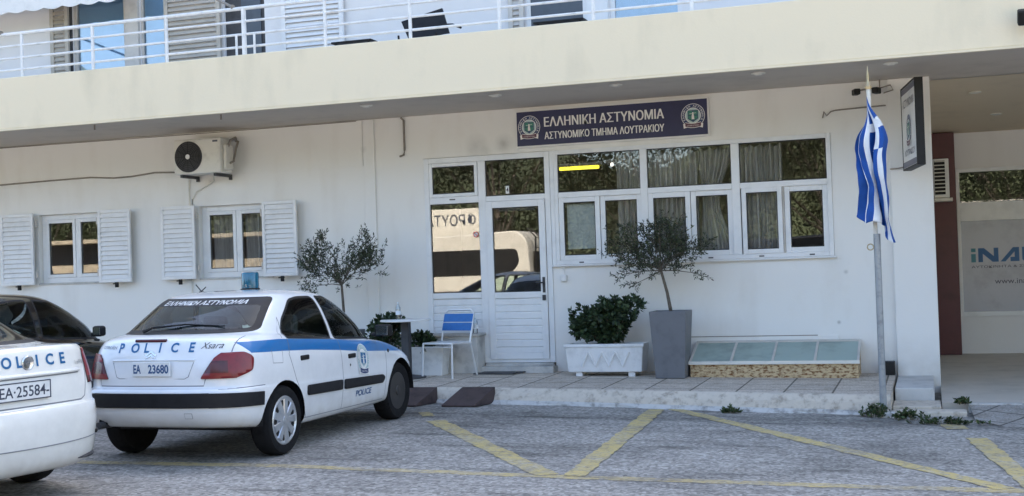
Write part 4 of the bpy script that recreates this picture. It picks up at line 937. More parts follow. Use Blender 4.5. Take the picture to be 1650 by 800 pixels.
olive_tree('olive tree with a thin leaning trunk growing in the tall grey planter', (px + 0.01, py, 0.90), (px - .10, py, 1.44), [(-.42, .33, .115, 80), (-.20, .20, .10, 60), (-.36, .10, .09, 36), (.10, .42, .115, 80), (.22, .24, .10, 66), (0.0, .16, .10, 60), (.42, .22, .08, 30), (-.46, -.06, .05, 9), (-.30, -.14, .045, 7), (.40, -.06, .05, 9), (.04, .54, .06, 26), (-.14, .44, .07, 24), (.52, .30, .05, 7), (-.58, .22, .05, 9), (-.14, .07, .08, 40), (.14, .08, .08, 40), (-.28, .30, .12, 20), (.02, .30, .10, 16)], 5)
p1 = (-7.22, 14.55)
pot = thing('tall_planter', 'grey planter mostly hidden behind the police car', 'planter', (p1[0], p1[1], 0.18))
tapered(p1[0], p1[1], 0.195, 0.80, 0.33, 0.42, 0.33, 0.42).build('pot', 'potgrey', pot, bevel=0.008)
mb = MB(); mb.box(p1[0] - .18, p1[0] + .18, p1[1] - .18, p1[1] + .18, 0.70, 0.745); mb.build('soil', 'soil', pot)
olive_tree('olive tree behind the police car, beside the shuttered window', (p1[0], p1[1], 0.745), (p1[0] - .01, p1[1], 1.38), [(-.30, .42, .11, 70), (-.42, .22, .11, 62), (-.18, .16, .10, 50), (.14, .24, .10, 55), (.32, .40, .11, 75), (.42, .22, .09, 40), (-.42, -.02, .06, 18), (-.26, .60, .05, 16), (.36, .60, .04, 10), (.0, .10, .08, 40), (-.30, .30, .12, 25), (.30, .30, .12, 25)], 11)

# white window-box planter with a bush
bx = thing('planter_box', 'white rectangular planter box with zigzag relief below the windows', 'planter', (-3.80, 14.86, swz(-3.8)))
zb = swz(-3.8)
tapered(-3.80, 14.86, zb + 0.065, 0.565, 0.925, 0.985, 0.31, 0.36, 0.025).build('trough', 'plastic_white', bx, bevel=0.012)
mb = MB(); frame_rect(mb, 0, 1, 0, 1, .1, 0, 1); mb = MB()
for sx in (-1, 1):
    for sy in (-1, 1): mb.box(-3.80 + sx * 0.33 - .04, -3.80 + sx * 0.33 + .04, 14.86 + sy * 0.1 - .03, 14.86 + sy * 0.1 + .03, zb + .008, zb + 0.064)
mb.build('feet', 'plastic_white', bx)
mb = MB(); mb.box(-4.305, -3.295, 14.67, 14.70, 0.525, 0.568); mb.build('rim', 'plastic_white', bx, bevel=0.01)
mb = MB()
zz = [(-4.08 + 0.085 * k, 0.47 if k % 2 else 0.29) for k in range(8)]
for (a, b) in zip(zz[:-1], zz[1:]):
    f = lambda p: (p[0], 14.71 - 0.027 * (p[1] - 0.24) / 0.3 - 0.008, p[1])
    mb.tube([f(a), f(b)], 0.014, 6)
mb.build('relief', 'plastic_white', bx)
mb = MB(); mb.box(-4.26, -3.34, 14.71, 15.01, 0.48, 0.52); mb.build('soil', 'soil', bx)
shrub('bush', 'dense dark green bush growing in the white planter box', (-3.80, 14.86, 0.52), (0.54, 0.30, 0.70), 23, 620)

# block ledge beside the door, trough and small shrubs around the table
mb = MB(); mb.box(-7.02, -5.545, 14.98, W - 0.024, 0.17, 0.665); mb.box(-7.05, -5.52, 14.95, W - 0.024, 0.666, 0.70); o = mb.build('ledge', 'concrete', bevel=0.01); tag(o, 'pale concrete ledge against the wall left of the door', 'ledge')
tp = thing('planter_trough', 'low white trough in front of the concrete ledge behind the chair', 'planter', (-6.1, 14.78, 0.18))
tapered(-6.24, 14.80, 0.187, 0.56, 0.62, 0.70, 0.22, 0.28, 0.02).build('trough', 'plastic_white', tp, bevel=0.01)
mb = MB(); mb.box(-6.56, -5.92, 14.70, 14.91, 0.48, 0.515); mb.build('soil', 'soil', tp)
shrub('small_shrub', 'low dark shrub sprouting from the white trough beside the chair', (-6.24, 14.80, 0.515), (0.20, 0.13, 0.26), 31, 90)
gp = thing('round_pot', 'dark round pot holding leafy plant behind the table', 'pot', (-6.72, 14.60, 0.18))
mb = MB(); mb.lathe([(0.0, 0.187), (0.15, 0.187), (0.20, 0.48), (0.215, 0.50), (0.19, 0.50), (0.18, 0.45), (0.0, 0.45)], (-6.72, 14.60, 0), 20); mb.build('pot', 'dark', gp, smooth=True)
shrub('leafy_plant', 'leafy dark plant in a pot behind the table, half hidden by the car bonnet', (-6.72, 14.60, 0.45), (0.36, 0.24, 0.60), 37, 230)

# table, bottle, chair
tb = thing('cafe_table', 'small pale-topped table on a dark pedestal near the front of the police car', 'table', (-6.28, 14.40, 0.18))
mb = MB(); mb.lathe([(0.0, 0.905), (0.315, 0.905), (0.322, 0.915), (0.315, 0.928), (0.0, 0.928)], (-6.28, 14.40, 0), 32); mb.build('tabletop', 'white', tb, smooth=True)
mb = MB(); mb.box(-6.33, -6.23, 14.35, 14.45, 0.23, 0.904); mb.build('pedestal', 'dark', tb, bevel=0.008)
mb = MB(); mb.lathe([(0.0, 0.187), (0.24, 0.187), (0.24, 0.205), (0.05, 0.235), (0.0, 0.235)], (-6.28, 14.40, 0), 24); mb.build('base', 'dark', tb)
def bottle(x, y, z, label):
    t = thing('water_bottle', label, 'bottle', (x, y, z))
    mb = MB(); mb.lathe([(0.0, z + .001), (0.03, z + .001), (0.032, z + .02), (0.030, z + .07), (0.032, z + .12), (0.03, z + .15), (0.013, z + .185), (0.013, z + .20), (0.0, z + .20)], (x, y, 0), 16); mb.build('bottle_body', 'bottle', t, smooth=True)
    mb = MB(); mb.lathe([(0.0, z + .201), (0.015, z + .201), (0.015, z + .218), (0.0, z + .22)], (x, y, 0), 12); mb.build('cap', 'capblue', t)
    mb = MB(); mb.lathe([(0.0325, z + .06), (0.0325, z + .11)], (x, y, 0), 16); mb.build('wrapper', 'capblue', t)
bottle(-6.37, 14.38, 0.928, 'clear water bottle standing on the small table')
bottle(-5.60, 15.08, 0.70, 'clear water bottle standing on the ledge beside the door')

ch = thing('strap_chair', 'white metal armless chair with a blue strap backrest on the sidewalk', 'chair', (-5.80, 14.60, 0.18), R(-14))
zt = 0.0
def cb(name, m, f, smooth=True):
    mb = MB(); f(mb); return mb.build(name, m, ch, smooth=smooth, world=False)
hw = 0.22
cb('frame', 'alu', lambda m: (m.tube([(-hw, -0.22, 0.435), (hw, -0.22, 0.435)], 0.012, 8), m.tube([(-hw, 0.20, 0.425), (hw, 0.20, 0.425)], 0.012, 8), [m.tube([(s * hw, -0.22, 0.435), (s * hw, 0.20, 0.425)], 0.012, 8) for s in (-1, 1)], m.tube([(-hw, -0.20, 0.39), (hw, -0.20, 0.39)], 0.008, 6)))
for s in (-1, 1):
    cb('leg', 'alu', lambda m: m.tube([(s * hw, -0.22, 0.435), (s * (hw + .01), -0.245, 0.0)], 0.0125, 8))
    cb('leg', 'alu', lambda m: m.tube([(s * hw, 0.18, 0.425), (s * (hw + .01), 0.30, 0.0)], 0.0125, 8))
cb('back_frame', 'alu', lambda m: m.tube([(-hw, 0.17, 0.42), (-hw, 0.225, 0.62), (-hw, 0.285, 0.80), (-hw + .05, 0.296, 0.835), (hw - .05, 0.296, 0.835), (hw, 0.285, 0.80), (hw, 0.225, 0.62), (hw, 0.17, 0.42)], 0.0125, 8))
def backpanel(m, z0, z1):
    f = lambda z: 0.225 + (z - 0.62) * 0.333
    for k in range(2):
        pass
    m.add([(-hw - .005, f(z0) - .014, z0), (hw + .005, f(z0) - .014, z0), (hw + .005, f(z1) - .014, z1), (-hw - .005, f(z1) - .014, z1), (-hw - .005, f(z0) + .014, z0), (hw + .005, f(z0) + .014, z0), (hw + .005, f(z1) + .014, z1), (-hw - .005, f(z1) + .014, z1)],
          [(0, 1, 2, 3), (7, 6, 5, 4), (0, 4, 5, 1), (2, 6, 7, 3)])
cb('backrest', 'strap', lambda m: (backpanel(m, 0.575, 0.672), backpanel(m, 0.684, 0.785)), False)
cb('seat', 'alu', lambda m: [m.box(-hw + .012, hw - .012, -0.205 + k * 0.05, -0.165 + k * 0.05, 0.438, 0.447) for k in range(8)], False)

# steel kerb ramps
for (x0, x1, lb) in ((-5.86, -5.45, 'brown steel kerb ramp next to the front wheel of the police car'), (-5.14, -4.74, 'brown steel kerb ramp standing clear of the car, below the entrance')):
    mb = MB(); sk = 0.16
    ya, yb = 13.40, 12.93
    mb.add([(x0 - .10, yb, 0.004), (x1 - .10, yb, 0.004), (x1, ya - 0.05, 0.004), (x0, ya - 0.05, 0.004), (x0 - .10, yb, 0.024), (x1 - .10, yb, 0.024), (x1, ya - 0.05, 0.185), (x0, ya - 0.05, 0.185)],
           [(3, 2, 1, 0), (4, 5, 6, 7), (0, 1, 5, 4), (1, 2, 6, 5), (2, 3, 7, 6), (3, 0, 4, 7)])
    o = mb.build('kerb_ramp', 'ramp', bevel=0.006); tag(o, lb, 'ramp', 'steel kerb ramps')
mb = MB(); mb.box(-5.50, -4.94, 14.98, 15.10 - 0.005, swz(-5.2) + 0.02, swz(-5.2) + 0.034); mb.box(-5.56, -5.02, 14.84, 14.98, swz(-5.2) + 0.018, swz(-5.2) + 0.032); o = mb.build('door_mat', 'dark'); tag(o, 'thin dark mat on the sidewalk in front of the door', 'mat')

# basement skylight
sk = thing('basement_skylight', 'low sloping skylight of four greenish panes with a rusty front against the wall', 'skylight', (-1.78, 15.0, 0.15))
x0, x1, yf, yb = -2.745, -0.815, 14.70, W - 0.025
mb = MB(); mb.prism([(yf, 0.12), (yf, 0.315), (yb, 0.52), (yb, 0.12)], 'X', x0, x1); mb.build('body', 'rust', sk)
slope = (0.535 - 0.335) / (yb - yf); zl = lambda y: 0.335 + slope * (y - yf)
def roofbar(m, a, b, ya, ybk, h0=0.0, h1=0.02):
    m.add([(a, ya, zl(ya) + h0), (b, ya, zl(ya) + h0), (b, ybk, zl(ybk) + h0), (a, ybk, zl(ybk) + h0), (a, ya, zl(ya) + h1), (b, ya, zl(ya) + h1), (b, ybk, zl(ybk) + h1), (a, ybk, zl(ybk) + h1)], [(3, 2, 1, 0), (4, 5, 6, 7), (0, 1, 5, 4), (1, 2, 6, 5), (2, 3, 7, 6), (3, 0, 4, 7)])
mb = MB(); mb.box(x0 - .02, x1 + .02, yf - 0.025, yf - 0.001, 0.305, 0.345)
mb.build('front_rail', 'offwhite', sk, bevel=0.004)
mb = MB(); cw = (x1 - x0) / 4
for k in range(5): roofbar(mb, x0 + cw * k - .014, x0 + cw * k + .014, yf, yb, -0.018, 0.014)
roofbar(mb, x0, x1, yb - 0.04, yb - 0.001, -0.017, 0.016); mb.build('glazing_bars', 'pvc_grey', sk)
for k in range(4):
    mb = MB(); roofbar(mb, x0 + cw * k + .015, x0 + cw * (k + 1) - .015, yf + .001, yb - 0.041, -0.006, 0.004); mb.build('pane', 'sky_glass_green', sk)
mb = MB(); mb.box(-0.56, -0.425, 15.06, W - 0.06, swz(-.5) + .01, swz(-.5) + 0.17); o = mb.build('utility_box', 'black', bevel=0.01); tag(o, 'small black box on the sidewalk at the foot of the wall behind the flagpole', 'box')

# weeds
def weeds(label, cx, cy, z, rx, ry, h, n, seed):
    rnd = random.Random(seed); t = MB()
    for k in range(n):
        x, y = cx + rnd.gauss(0, rx * .45), cy + rnd.gauss(0, ry * .45)
        hh = h * rnd.uniform(.35, 1.0) * max(0.3, 1 - abs(x - cx) / (rx * 1.6)); lean = Vector((rnd.uniform(-.5, .5), rnd.uniform(-.5, .5), 1)).normalized()
        p = Vector((x, y, z + 0.002))
        t.tube([p, p + lean * hh], [0.003, 0.0015], 3, 2)
        for s in range(6):
            d = Vector((rnd.uniform(-1, 1), rnd.uniform(-1, 1), rnd.uniform(-.2, .9))).normalized(); L = rnd.uniform(.025, .055)
            leaf_quad(t, p + lean * hh * rnd.uniform(.15, 1), d, L, L * .5, rnd.choice((0, 0, 1)), rnd)
    o = t.build('weeds', ['weed_a', 'weed_b', 'dryweed'], recalc=False); return tag(o, label, 'weeds', 'weeds along the kerb')
weeds('thick clump of green weeds at the foot of the flagpole', -0.56, 12.84, -0.07, 0.13, 0.08, 0.19, 60, 1)
weeds('tall leafy weeds between the flagpole and the end step', -0.24, 12.72, -0.075, 0.14, 0.07, 0.15, 40, 2)
weeds('low trailing weeds along the edge of the lower tiles', 0.10, 12.45, -0.085, 0.30, 0.06, 0.08, 46, 3)
weeds('tiny tuft of weeds at the kerb foot right of the middle', -2.02, 12.92, -0.05, 0.10, 0.05, 0.07, 26, 4)
weeds('small dark tuft of weeds on the edge of the beige forecourt', 0.27, 13.40, 0.0, 0.09, 0.05, 0.07, 30, 5)
# ------------------------------------------------------------------ cars
def pchip(x, y, q):
    x, y = np.array(x, float), np.array(y, float); h = np.diff(x); d = np.diff(y) / h; m = np.zeros_like(y)
    for i in range(1, len(x) - 1):
        if d[i - 1] * d[i] > 0:
            w1, w2 = 2 * h[i] + h[i - 1], h[i] + 2 * h[i - 1]; m[i] = (w1 + w2) / (w1 / d[i - 1] + w2 / d[i])
    m[0], m[-1] = d[0], d[-1]
    i = np.clip(np.searchsorted(x, q) - 1, 0, len(x) - 2); t = (q - x[i]) / h[i]
    return (1 + 2 * t) * (1 - t) ** 2 * y[i] + t * (1 - t) ** 2 * h[i] * m[i] + t * t * (3 - 2 * t) * y[i + 1] + t * t * (t - 1) * h[i] * m[i + 1]

def shell(rings, nu=72, sub=5, front_narrow=0.10, rear_narrow=0.03):
    """Car body as stacked plan outlines. ring = (y_rear, y_front, (z at rear, 1/3, 2/3, front), half width, m, n). Rear axle at y = 0."""
    K = np.arange(len(rings)); q = np.linspace(0, len(rings) - 1, (len(rings) - 1) * sub + 1)
    col = lambda f: pchip(K, [f(r) for r in rings], q)
    yr, yf, w, m, n = col(lambda r: r[0]), col(lambda r: r[1]), col(lambda r: r[3]), col(lambda r: r[4]), col(lambda r: r[5])
    Z = [col(lambda r, k=k: r[2][k]) for k in range(4)]
    th = np.linspace(0, np.pi, 900); bm = bmesh.new(); rows = []
    for i in range(len(q)):
        x = w[i] * np.abs(np.sin(th)) ** (2 / m[i]); e = -np.sign(np.cos(th)) * np.abs(np.cos(th)) ** (2 / n[i])
        y = (yr[i] + yf[i]) / 2 + e * (yf[i] - yr[i]) / 2
        s = np.concatenate([[0], np.cumsum(np.hypot(np.diff(x), np.diff(y)))]); s /= s[-1]
        u = np.linspace(0, 1, nu + 1); xx = np.interp(u, s, x); yy = np.interp(u, s, y); ee = np.interp(u, s, e)
        xx = xx * (1 - front_narrow * np.maximum(0, ee) ** 3 - rear_narrow * np.maximum(0, -ee) ** 4)
        t = (ee + 1) / 2 * 3; zz = np.zeros_like(t)
        zz = pchip([0, 1, 2, 3], [Z[k][i] for k in range(4)], t)
        r = [bm.verts.new((xx[k], yy[k], zz[k])) for k in range(nu + 1)]
        r += [bm.verts.new((-xx[k], yy[k], zz[k])) for k in range(nu - 1, 0, -1)]
        rows.append(r)
    N = len(rows[0])
    for a, b in zip(rows[:-1], rows[1:]):
        for k in range(N):
            k2 = (k + 1) % N
            bm.faces.new((a[k], a[k2], b[k2], b[k]))
    c = bm.verts.new(sum((v.co for v in rows[-1]), Vector()) / N)
    for k in range(N): bm.faces.new((rows[-1][k], rows[-1][(k + 1) % N], c))
    bm.faces.new(list(reversed(rows[0])))
    bmesh.ops.recalc_face_normals(bm, faces=bm.faces)
    return bm

def inpoly(p, poly):
    x, y = p; r = False; j = len(poly) - 1
    for i in range(len(poly)):
        xi, yi = poly[i]; xj, yj = poly[j]
        if (yi > y) != (yj > y) and x < (xj - xi) * (y - yi) / (yj - yi) + xi: r = not r
        j = i
    return r

AX = {'side': (1, 2), 'rear': (0, 2), 'top': (0, 1)}
def filt(view, side=0, lim=None):
    def ok(f):
        c = f.calc_center_median(); n = f.normal
        if view == 'side': return abs(n.x) > 0.28 and (side == 0 or c.x * side > 0) and abs(c.x) > 0.4 and (lim is None or lim(c))
        if view == 'rear': return n.y < -0.12 and (lim is None or lim(c))
        return n.z > 0.2 and (lim is None or lim(c))
    return ok
def cut(bm, view, poly, side=0, lim=None):
    """Slice the body's faces along a polygon seen in side or rear view; returns the faces inside it."""
    a, b = AX[view]; xs = [p[0] for p in poly]; ys = [p[1] for p in poly]; x0, x1, y0, y1 = min(xs), max(xs), min(ys), max(ys)
    ok = filt(view, side, lim)
    def near(f, q0, q1, r0, r1):
        fa = [v.co[a] for v in f.verts]; fb = [v.co[b] for v in f.verts]
        return max(fa) >= q0 and min(fa) <= q1 and max(fb) >= r0 and min(fb) <= r1
    cand = [f for f in bm.faces if near(f, x0, x1, y0, y1) and ok(f)]
    for i in range(len(poly)):
        p, q = poly[i], poly[(i + 1) % len(poly)]
        d = (q[0] - p[0], q[1] - p[1])
        if abs(d[0]) + abs(d[1]) < 1e-7: continue
        no = [0, 0, 0]; no[a], no[b] = -d[1], d[0]; co = [0, 0, 0]; co[a], co[b] = p
        sub = [f for f in cand if f.is_valid and near(f, min(p[0], q[0]) - 1e-4, max(p[0], q[0]) + 1e-4, min(p[1], q[1]) - 1e-4, max(p[1], q[1]) + 1e-4)]
        if not sub: continue
        rest = [f for f in cand if f.is_valid and f not in set(sub)]
        g = list({e for f in sub for e in f.edges}) + list({v for f in sub for v in f.verts}) + sub
        res = bmesh.ops.bisect_plane(bm, geom=g, dist=1e-6, plane_co=co, plane_no=Vector(no).normalized())
        cand = rest + [f for f in res['geom'] if isinstance(f, bmesh.types.BMFace) and f.is_valid]
        cand = list(dict.fromkeys(cand))
    bm.normal_update()
    return [f for f in cand if f.is_valid and ok(f) and inpoly((f.calc_center_median()[a], f.calc_center_median()[b]), poly)]

def round_poly(poly, r, n=4):
    out = []; L = len(poly)
    for i in range(L):
        p0, p, p1 = Vector(poly[i - 1]), Vector(poly[i]), Vector(poly[(i + 1) % L])
        a, b = (p0 - p), (p1 - p); rr = min(r, a.length * .45, b.length * .45); A, Bp = p + a.normalized() * rr, p + b.normalized() * rr
        for k in range(n + 1):
            t = k / n; out.append(tuple(A * (1 - t) ** 2 + p * 2 * t * (1 - t) + Bp * t * t))
    return out
def grow(poly, d):
    """Outset of a roughly convex outline."""
    L = len(poly); A = sum(poly[i - 1][0] * poly[i][1] - poly[i][0] * poly[i - 1][1] for i in range(L)); s = 1 if A > 0 else -1
    out = []
    for i in range(L):
        p0, p, p1 = Vector(poly[i - 1]), Vector(poly[i]), Vector(poly[(i + 1) % L])
        n0 = Vector(((p - p0).y, -(p - p0).x)).normalized() * s; n1 = Vector(((p1 - p).y, -(p1 - p).x)).normalized() * s
        m = (n0 + n1); m = m.normalized() if m.length > 1e-6 else n0
        out.append(tuple(p + m * d / max(0.5, m.dot(n0))))
    return out
def line_poly(pts, wd):
    P_ = [Vector(p) for p in pts]; L, Rr = [], []
    for i, p in enumerate(P_):
        d = (P_[min(i + 1, len(P_) - 1)] - P_[max(i - 1, 0)]).normalized(); n = Vector((-d.y, d.x)) * wd / 2
        L.append(tuple(p + n)); Rr.append(tuple(p - n))
    return L + Rr[::-1]

class Car:
    def __init__(s, name, label, cat, rings, loc, rz, paint, group=None, **kw):
        s.root = thing(name, label, cat, loc, rz, group); s.bm = shell(rings, **kw); s.bm.faces.ensure_lookup_table()
        s.lay = s.bm.faces.layers.int.new('tag'); s.mats = [paint]; s.bvh = BVHTree.FromBMesh(s.bm); s.ext = []
    def slot(s, m):
        if m not in s.mats: s.mats.append(m)
        return s.mats.index(m)
    def paint(s, faces, m):
        k = s.slot(m)
        for f in faces: f.material_index = k
    def take(s, faces, name, m, off=0.0, thick=0.0, keep=False, label=None):
        """Lift faces out of the shell as a part of their own."""
        faces = [f for f in faces if f.is_valid]
        if not faces: return None
        vs = {}; vl = []; fl = []
        for f in faces:
            for v in f.verts:
                if v not in vs: vs[v] = len(vl); vl.append(v.co + v.normal * off)
            fl.append(tuple(vs[v] for v in f.verts))
        mb = MB(); mb.add(vl, fl); o = mb.build(name, m, s.root, smooth=True, world=False, recalc=False)
        if thick:
            md = o.modifiers.new("thickness", 'SOLIDIFY'); md.thickness = thick; md.offset = 1.0
        if not keep: bmesh.ops.delete(s.bm, geom=faces, context='FACES_ONLY')
        if label: o["label"] = label
        return o
    def finish(s):
        s.bm.normal_update()
        me = bpy.data.meshes.new('body'); 
        for f in s.bm.faces: f.smooth = True
        s.bm.to_mesh(me); s.bm.free()
        for m in s.mats: me.materials.append(MT[m])
        me.set_sharp_from_angle(angle=R(38))
        o = bpy.data.objects.new('body', me); COL.objects.link(o); o.parent = s.root; s.body = o
    def rear_pt(s, x, z, off=0.003):
        h = s.bvh.ray_cast(Vector((x, -3, z)), Vector((0, 1, 0)))
        if h[0] is None: return Vector((x, -0.7, z))
        return h[0] + h[1] * off if h[1].y < 0 else h[0] - h[1] * off
    def side_pt(s, y, z, sd=1, off=0.003):
        h = s.bvh.ray_cast(Vector((sd * 3, y, z)), Vector((-sd, 0, 0)))
        if h[0] is None: return Vector((sd * .8, y, z))
        return h[0] + h[1] * off
    def decal(s, fl, name, mats, view='rear', step=0.0012, off=0.003, part=None):
        mp = (lambda a, b, h: s.rear_pt(a, b, off + h)) if view == 'rear' else (lambda a, b, h: s.side_pt(a, b, 1, off + h))
        mb = MB()
        for v, f, mi, ly in fl.items: mb.add([mp(a, b, ly * step) for a, b in v], f, mi)
        return mb.build(name, mats, part or s.root, world=False, recalc=False)
    def part(s, name, m, fn, parent=None, bevel=0.0, smooth=False):
        mb = MB(); fn(mb); return mb.build(name, m, parent or s.root, bevel, smooth, world=False)
    def wheel(s, x, y, r, style, sd, wd=0.19):
        t = MB(); prof = [(r * .62, -wd / 2 + .02), (r * .80, -wd / 2 + .002), (r * .93, -wd / 2 + .006), (r * .985, -wd / 2 + .03), (r, -wd / 2 + .05), (r, wd / 2 - .05), (r * .985, wd / 2 - .03), (r * .93, wd / 2 - .006), (r * .80, wd / 2 - .002), (r * .62, wd / 2 - .02)]
        t.lathe(prof, (x, y, r), 44, 0, 'X')
        wh = t.build('wheel', 'tyre', s.root, smooth=True, world=False)
        k = MB(); o = sd * (wd / 2 - 0.012)
        if style == 'cover':
            k.lathe([(r * .69, o - sd * .02), (r * .70, o), (r * .66, o + sd * .006), (r * .60, o - sd * .004), (0, o - sd * .012)], (x, y, r), 40, 0, 'X')
            for i in range(9):
                a = 2 * math.pi * i / 9
                ca, sa = math.cos(a), math.sin(a)
                def pt(rr, tw, h): return (x + o + sd * h, y + rr * ca - tw * sa, r + rr * sa + tw * ca)
                k.add([pt(r * .12, -.018, .010), pt(r * .12, .018, .010), pt(r * .60, .030, .006), pt(r * .60, -.030, .006), pt(r * .12, -.024, -.012), pt(r * .12, .024, -.012), pt(r * .60, .040, -.012), pt(r * .60, -.040, -.012)],
                      [(0, 1, 2, 3), (0, 3, 7, 4), (1, 5, 6, 2), (2, 6, 7, 3)])
            k.lathe([(0.0, o + sd * .018), (r * .13, o + sd * .014), (r * .15, o - sd * .01)], (x, y, r), 20, 0, 'X')
            k.build('rim', 'rim', wh, smooth=False, world=False)
            g = MB()
            for i in range(9):
                a = 2 * math.pi * (i + .5) / 9; ca, sa = math.cos(a), math.sin(a)
                g.lathe([(0.028, o - sd * .003), (0.0, o - sd * .002)], (x, y + r * .50 * ca, r + r * .50 * sa), 10, 0, 'X')
            g.build('slots', 'black', wh, world=False)
        else:
            k.lathe([(r * .64, o - sd * .005), (r * .62, o - sd * .03), (r * .46, o - sd * .05), (r * .40, o - sd * .02), (r * .20, o - sd * .015), (r * .16, o + sd * .005), (0, o + sd * .008)], (x, y, r), 36, 0, 'X')
            k.build('rim', 'steel_rim', wh, smooth=True, world=False)
        return wh
    def arch(s, y, zc, r, depth=(0.50, 0.80)):
        poly = [(y + r * math.cos(a), zc + r * math.sin(a)) for a in np.linspace(0, 2 * math.pi, 33)[:-1]]
        fs = cut(s.bm, 'side', poly, 0, lambda c: c.z < 0.78)
        bmesh.ops.delete(s.bm, geom=[f for f in fs if f.is_valid], context='FACES')
        for sd in (-1, 1):
            a = np.linspace(-0.02, math.pi + 0.02, 24); mb = MB()
            for k in range(len(a) - 1):
                p = [(sd * depth[1], y + r * math.cos(a[k]), zc + r * math.sin(a[k])), (sd * depth[1], y + r * math.cos(a[k + 1]), zc + r * math.sin(a[k + 1])), (sd * depth[0], y + r * math.cos(a[k + 1]), zc + r * math.sin(a[k + 1])), (sd * depth[0], y + r * math.cos(a[k]), zc + r * math.sin(a[k]))]
                mb.add(p, [(0, 1, 2, 3)]); mb.add([p[2], p[3], (sd * depth[0], y, zc)], [(0, 1, 2)])
            mb.build('wheel_arch', 'black', s.root, world=False, recalc=False)
    def windows(s, name, polys, sides=(1, -1), border=0.022, rad=0.035, gm='carglass'):
        for poly in polys:
            pin = round_poly(poly, rad); pout = round_poly(grow(poly, border), rad + border)
            for sd in sides:
                fo = cut(s.bm, 'side', pout, sd, lambda c: c.z > 0.7); s.paint(fo, 'trim')
                fi = cut(s.bm, 'side', pin, sd, lambda c: c.z > 0.7); s.take(fi, name, gm)
    def interior(s, y0, y1, w_, zf, seats, belt):
        s.part('cabin_floor', 'black', lambda m: m.box(-w_, w_, y0, y1, zf, zf + 0.05))
        s.part('dashboard', 'seat', lambda m: m.prism([(y1 - .35, zf), (y1, zf), (y1 + .05, belt - .02), (y1 - .25, belt + .02), (y1 - .38, belt - .12)], 'X', -w_, w_))
        for (x, y, wd, hb) in seats:
            st = s.part('seat', 'seat', lambda m: (m.prism([(y, zf), (y + .5, zf), (y + .5, zf + .32), (y, zf + .26)], 'X', x - wd, x + wd), m.prism([(y - .02, zf + .2), (y + .12, zf + .2), (y - .06, hb - .2), (y - .16, hb - .2)], 'X', x - wd, x + wd)), bevel=0.03)
            for hx in ((x,) if wd < .4 else (x - wd * .5, x + wd * .5)):
                s.part('headrest', 'seat', lambda m: m.prism([(y - .17, hb - .18), (y - .07, hb - .18), (y - .09, hb), (y - .18, hb)], 'X', hx - .12, hx + .12), st, bevel=0.03)

# ---- the five-door police car -------------------------------------------------
XR = [(-.58, 2.75, (.30, .20, .20, .24), .66, 5, 9),
      (-.70, 2.93, (.325, .225, .225, .26), .77, 4.2, 9),
      (-.765, 3.00, (.40, .29, .29, .33), .812, 4, 10),
      (-.785, 3.02, (.475, .40, .38, .42), .825, 4, 10),
      (-.785, 3.02, (.60, .53, .50, .52), .835, 4, 10),
      (-.768, 3.01, (.632, .57, .54, .56), .835, 4, 10),
      (-.722, 2.99, (.650, .60, .57, .585), .832, 4, 10),
      (-.715, 2.96, (.74, .69, .645, .62), .83, 4, 10),
      (-.695, 2.90, (.86, .79, .72, .66), .826, 4, 9),
      (-.665, 2.78, (.965, .87, .79, .715), .815, 3.8, 8),
      (-.625, 2.62, (1.028, .945, .86, .765), .795, 3.6, 7),
      (-.54, 2.44, (1.058, .985, .885, .815), .772, 3.5, 6.5),
      (-.40, 2.20, (1.085, 1.005, .905, .865), .738, 3.3, 6),
      (-.235, 2.00, (1.165, 1.12, 1.06, 1.02), .708, 3.2, 5.5),
      (-.06, 1.72, (1.255, 1.24, 1.215, 1.18), .668, 3.2, 5),
      (.115, 1.45, (1.338, 1.335, 1.322, 1.295), .615, 3.1, 5),
      (.20, 1.32, (1.368, 1.372, 1.362, 1.340), .565, 3.1, 5),
      (.32, 1.18, (1.392, 1.400, 1.392, 1.372), .46, 3, 4.5),
      (.46, 1.00, (1.407, 1.412, 1.408, 1.398), .25, 2.6, 3.5),
      (.60, .86, (1.413, 1.414, 1.413, 1.410), .06, 2.2, 2.4)]
WBASE = 2.42
c = Car('police_car', 'white police hatchback with blue stripe, roof beacon and door crest, nose to the kerb', 'car', XR, (-6.09, 9.47, 0), R(-0.5), 'car_white', 'police cars', front_narrow=.035)
bm = c.bm
# blue stripe along the shoulder
st = [(-.50, 1.000), (0.0, .993), (.5, .960), (1.0, .925), (1.5, .885), (1.95, .850), (2.35, .815), (2.62, .765), (2.90, .69), (2.80, .675), (2.45, .71), (1.95, .745), (1.5, .775), (1.0, .823), (.5, .862), (0, .890), (-.41, .905)]
c.paint(cut(bm, 'side', st, 0), 'stripe')
# rear glass with its black band, side glass
rg = [(-.635, 1.088), (.635, 1.088), (.548, 1.338), (-.548, 1.338)]
c.paint(cut(bm, 'rear', round_poly(grow(rg, .018), .05), 0, lambda q: q.y < .3 and q.z > 1.0), 'trim')
ri = [(-.610, 1.102), (.610, 1.102), (.540, 1.288), (-.540, 1.288)]
c.take(cut(bm, 'rear', round_poly(ri, .04), 0, lambda q: q.y < .3 and q.z > 1.0), 'rear_window', 'carglass')
ws = cut(bm, 'top', [(-.66, 2.16), (.66, 2.16), (.545, 1.42), (-.545, 1.42)], 0, lambda q: q.z > .85 and q.y > 1.2)
c.take(ws, 'windscreen', 'carglass')
W1 = [(.13, 1.008), (.20, 1.13), (.45, 1.305), (.62, 1.322), (.875, 1.318), (1.005, .948)]
W2 = [(1.10, .940), (.965, 1.318), (1.22, 1.305), (1.60, 1.165), (1.98, .915), (1.96, .888)]
c.windows('side_window', [W1, W2])
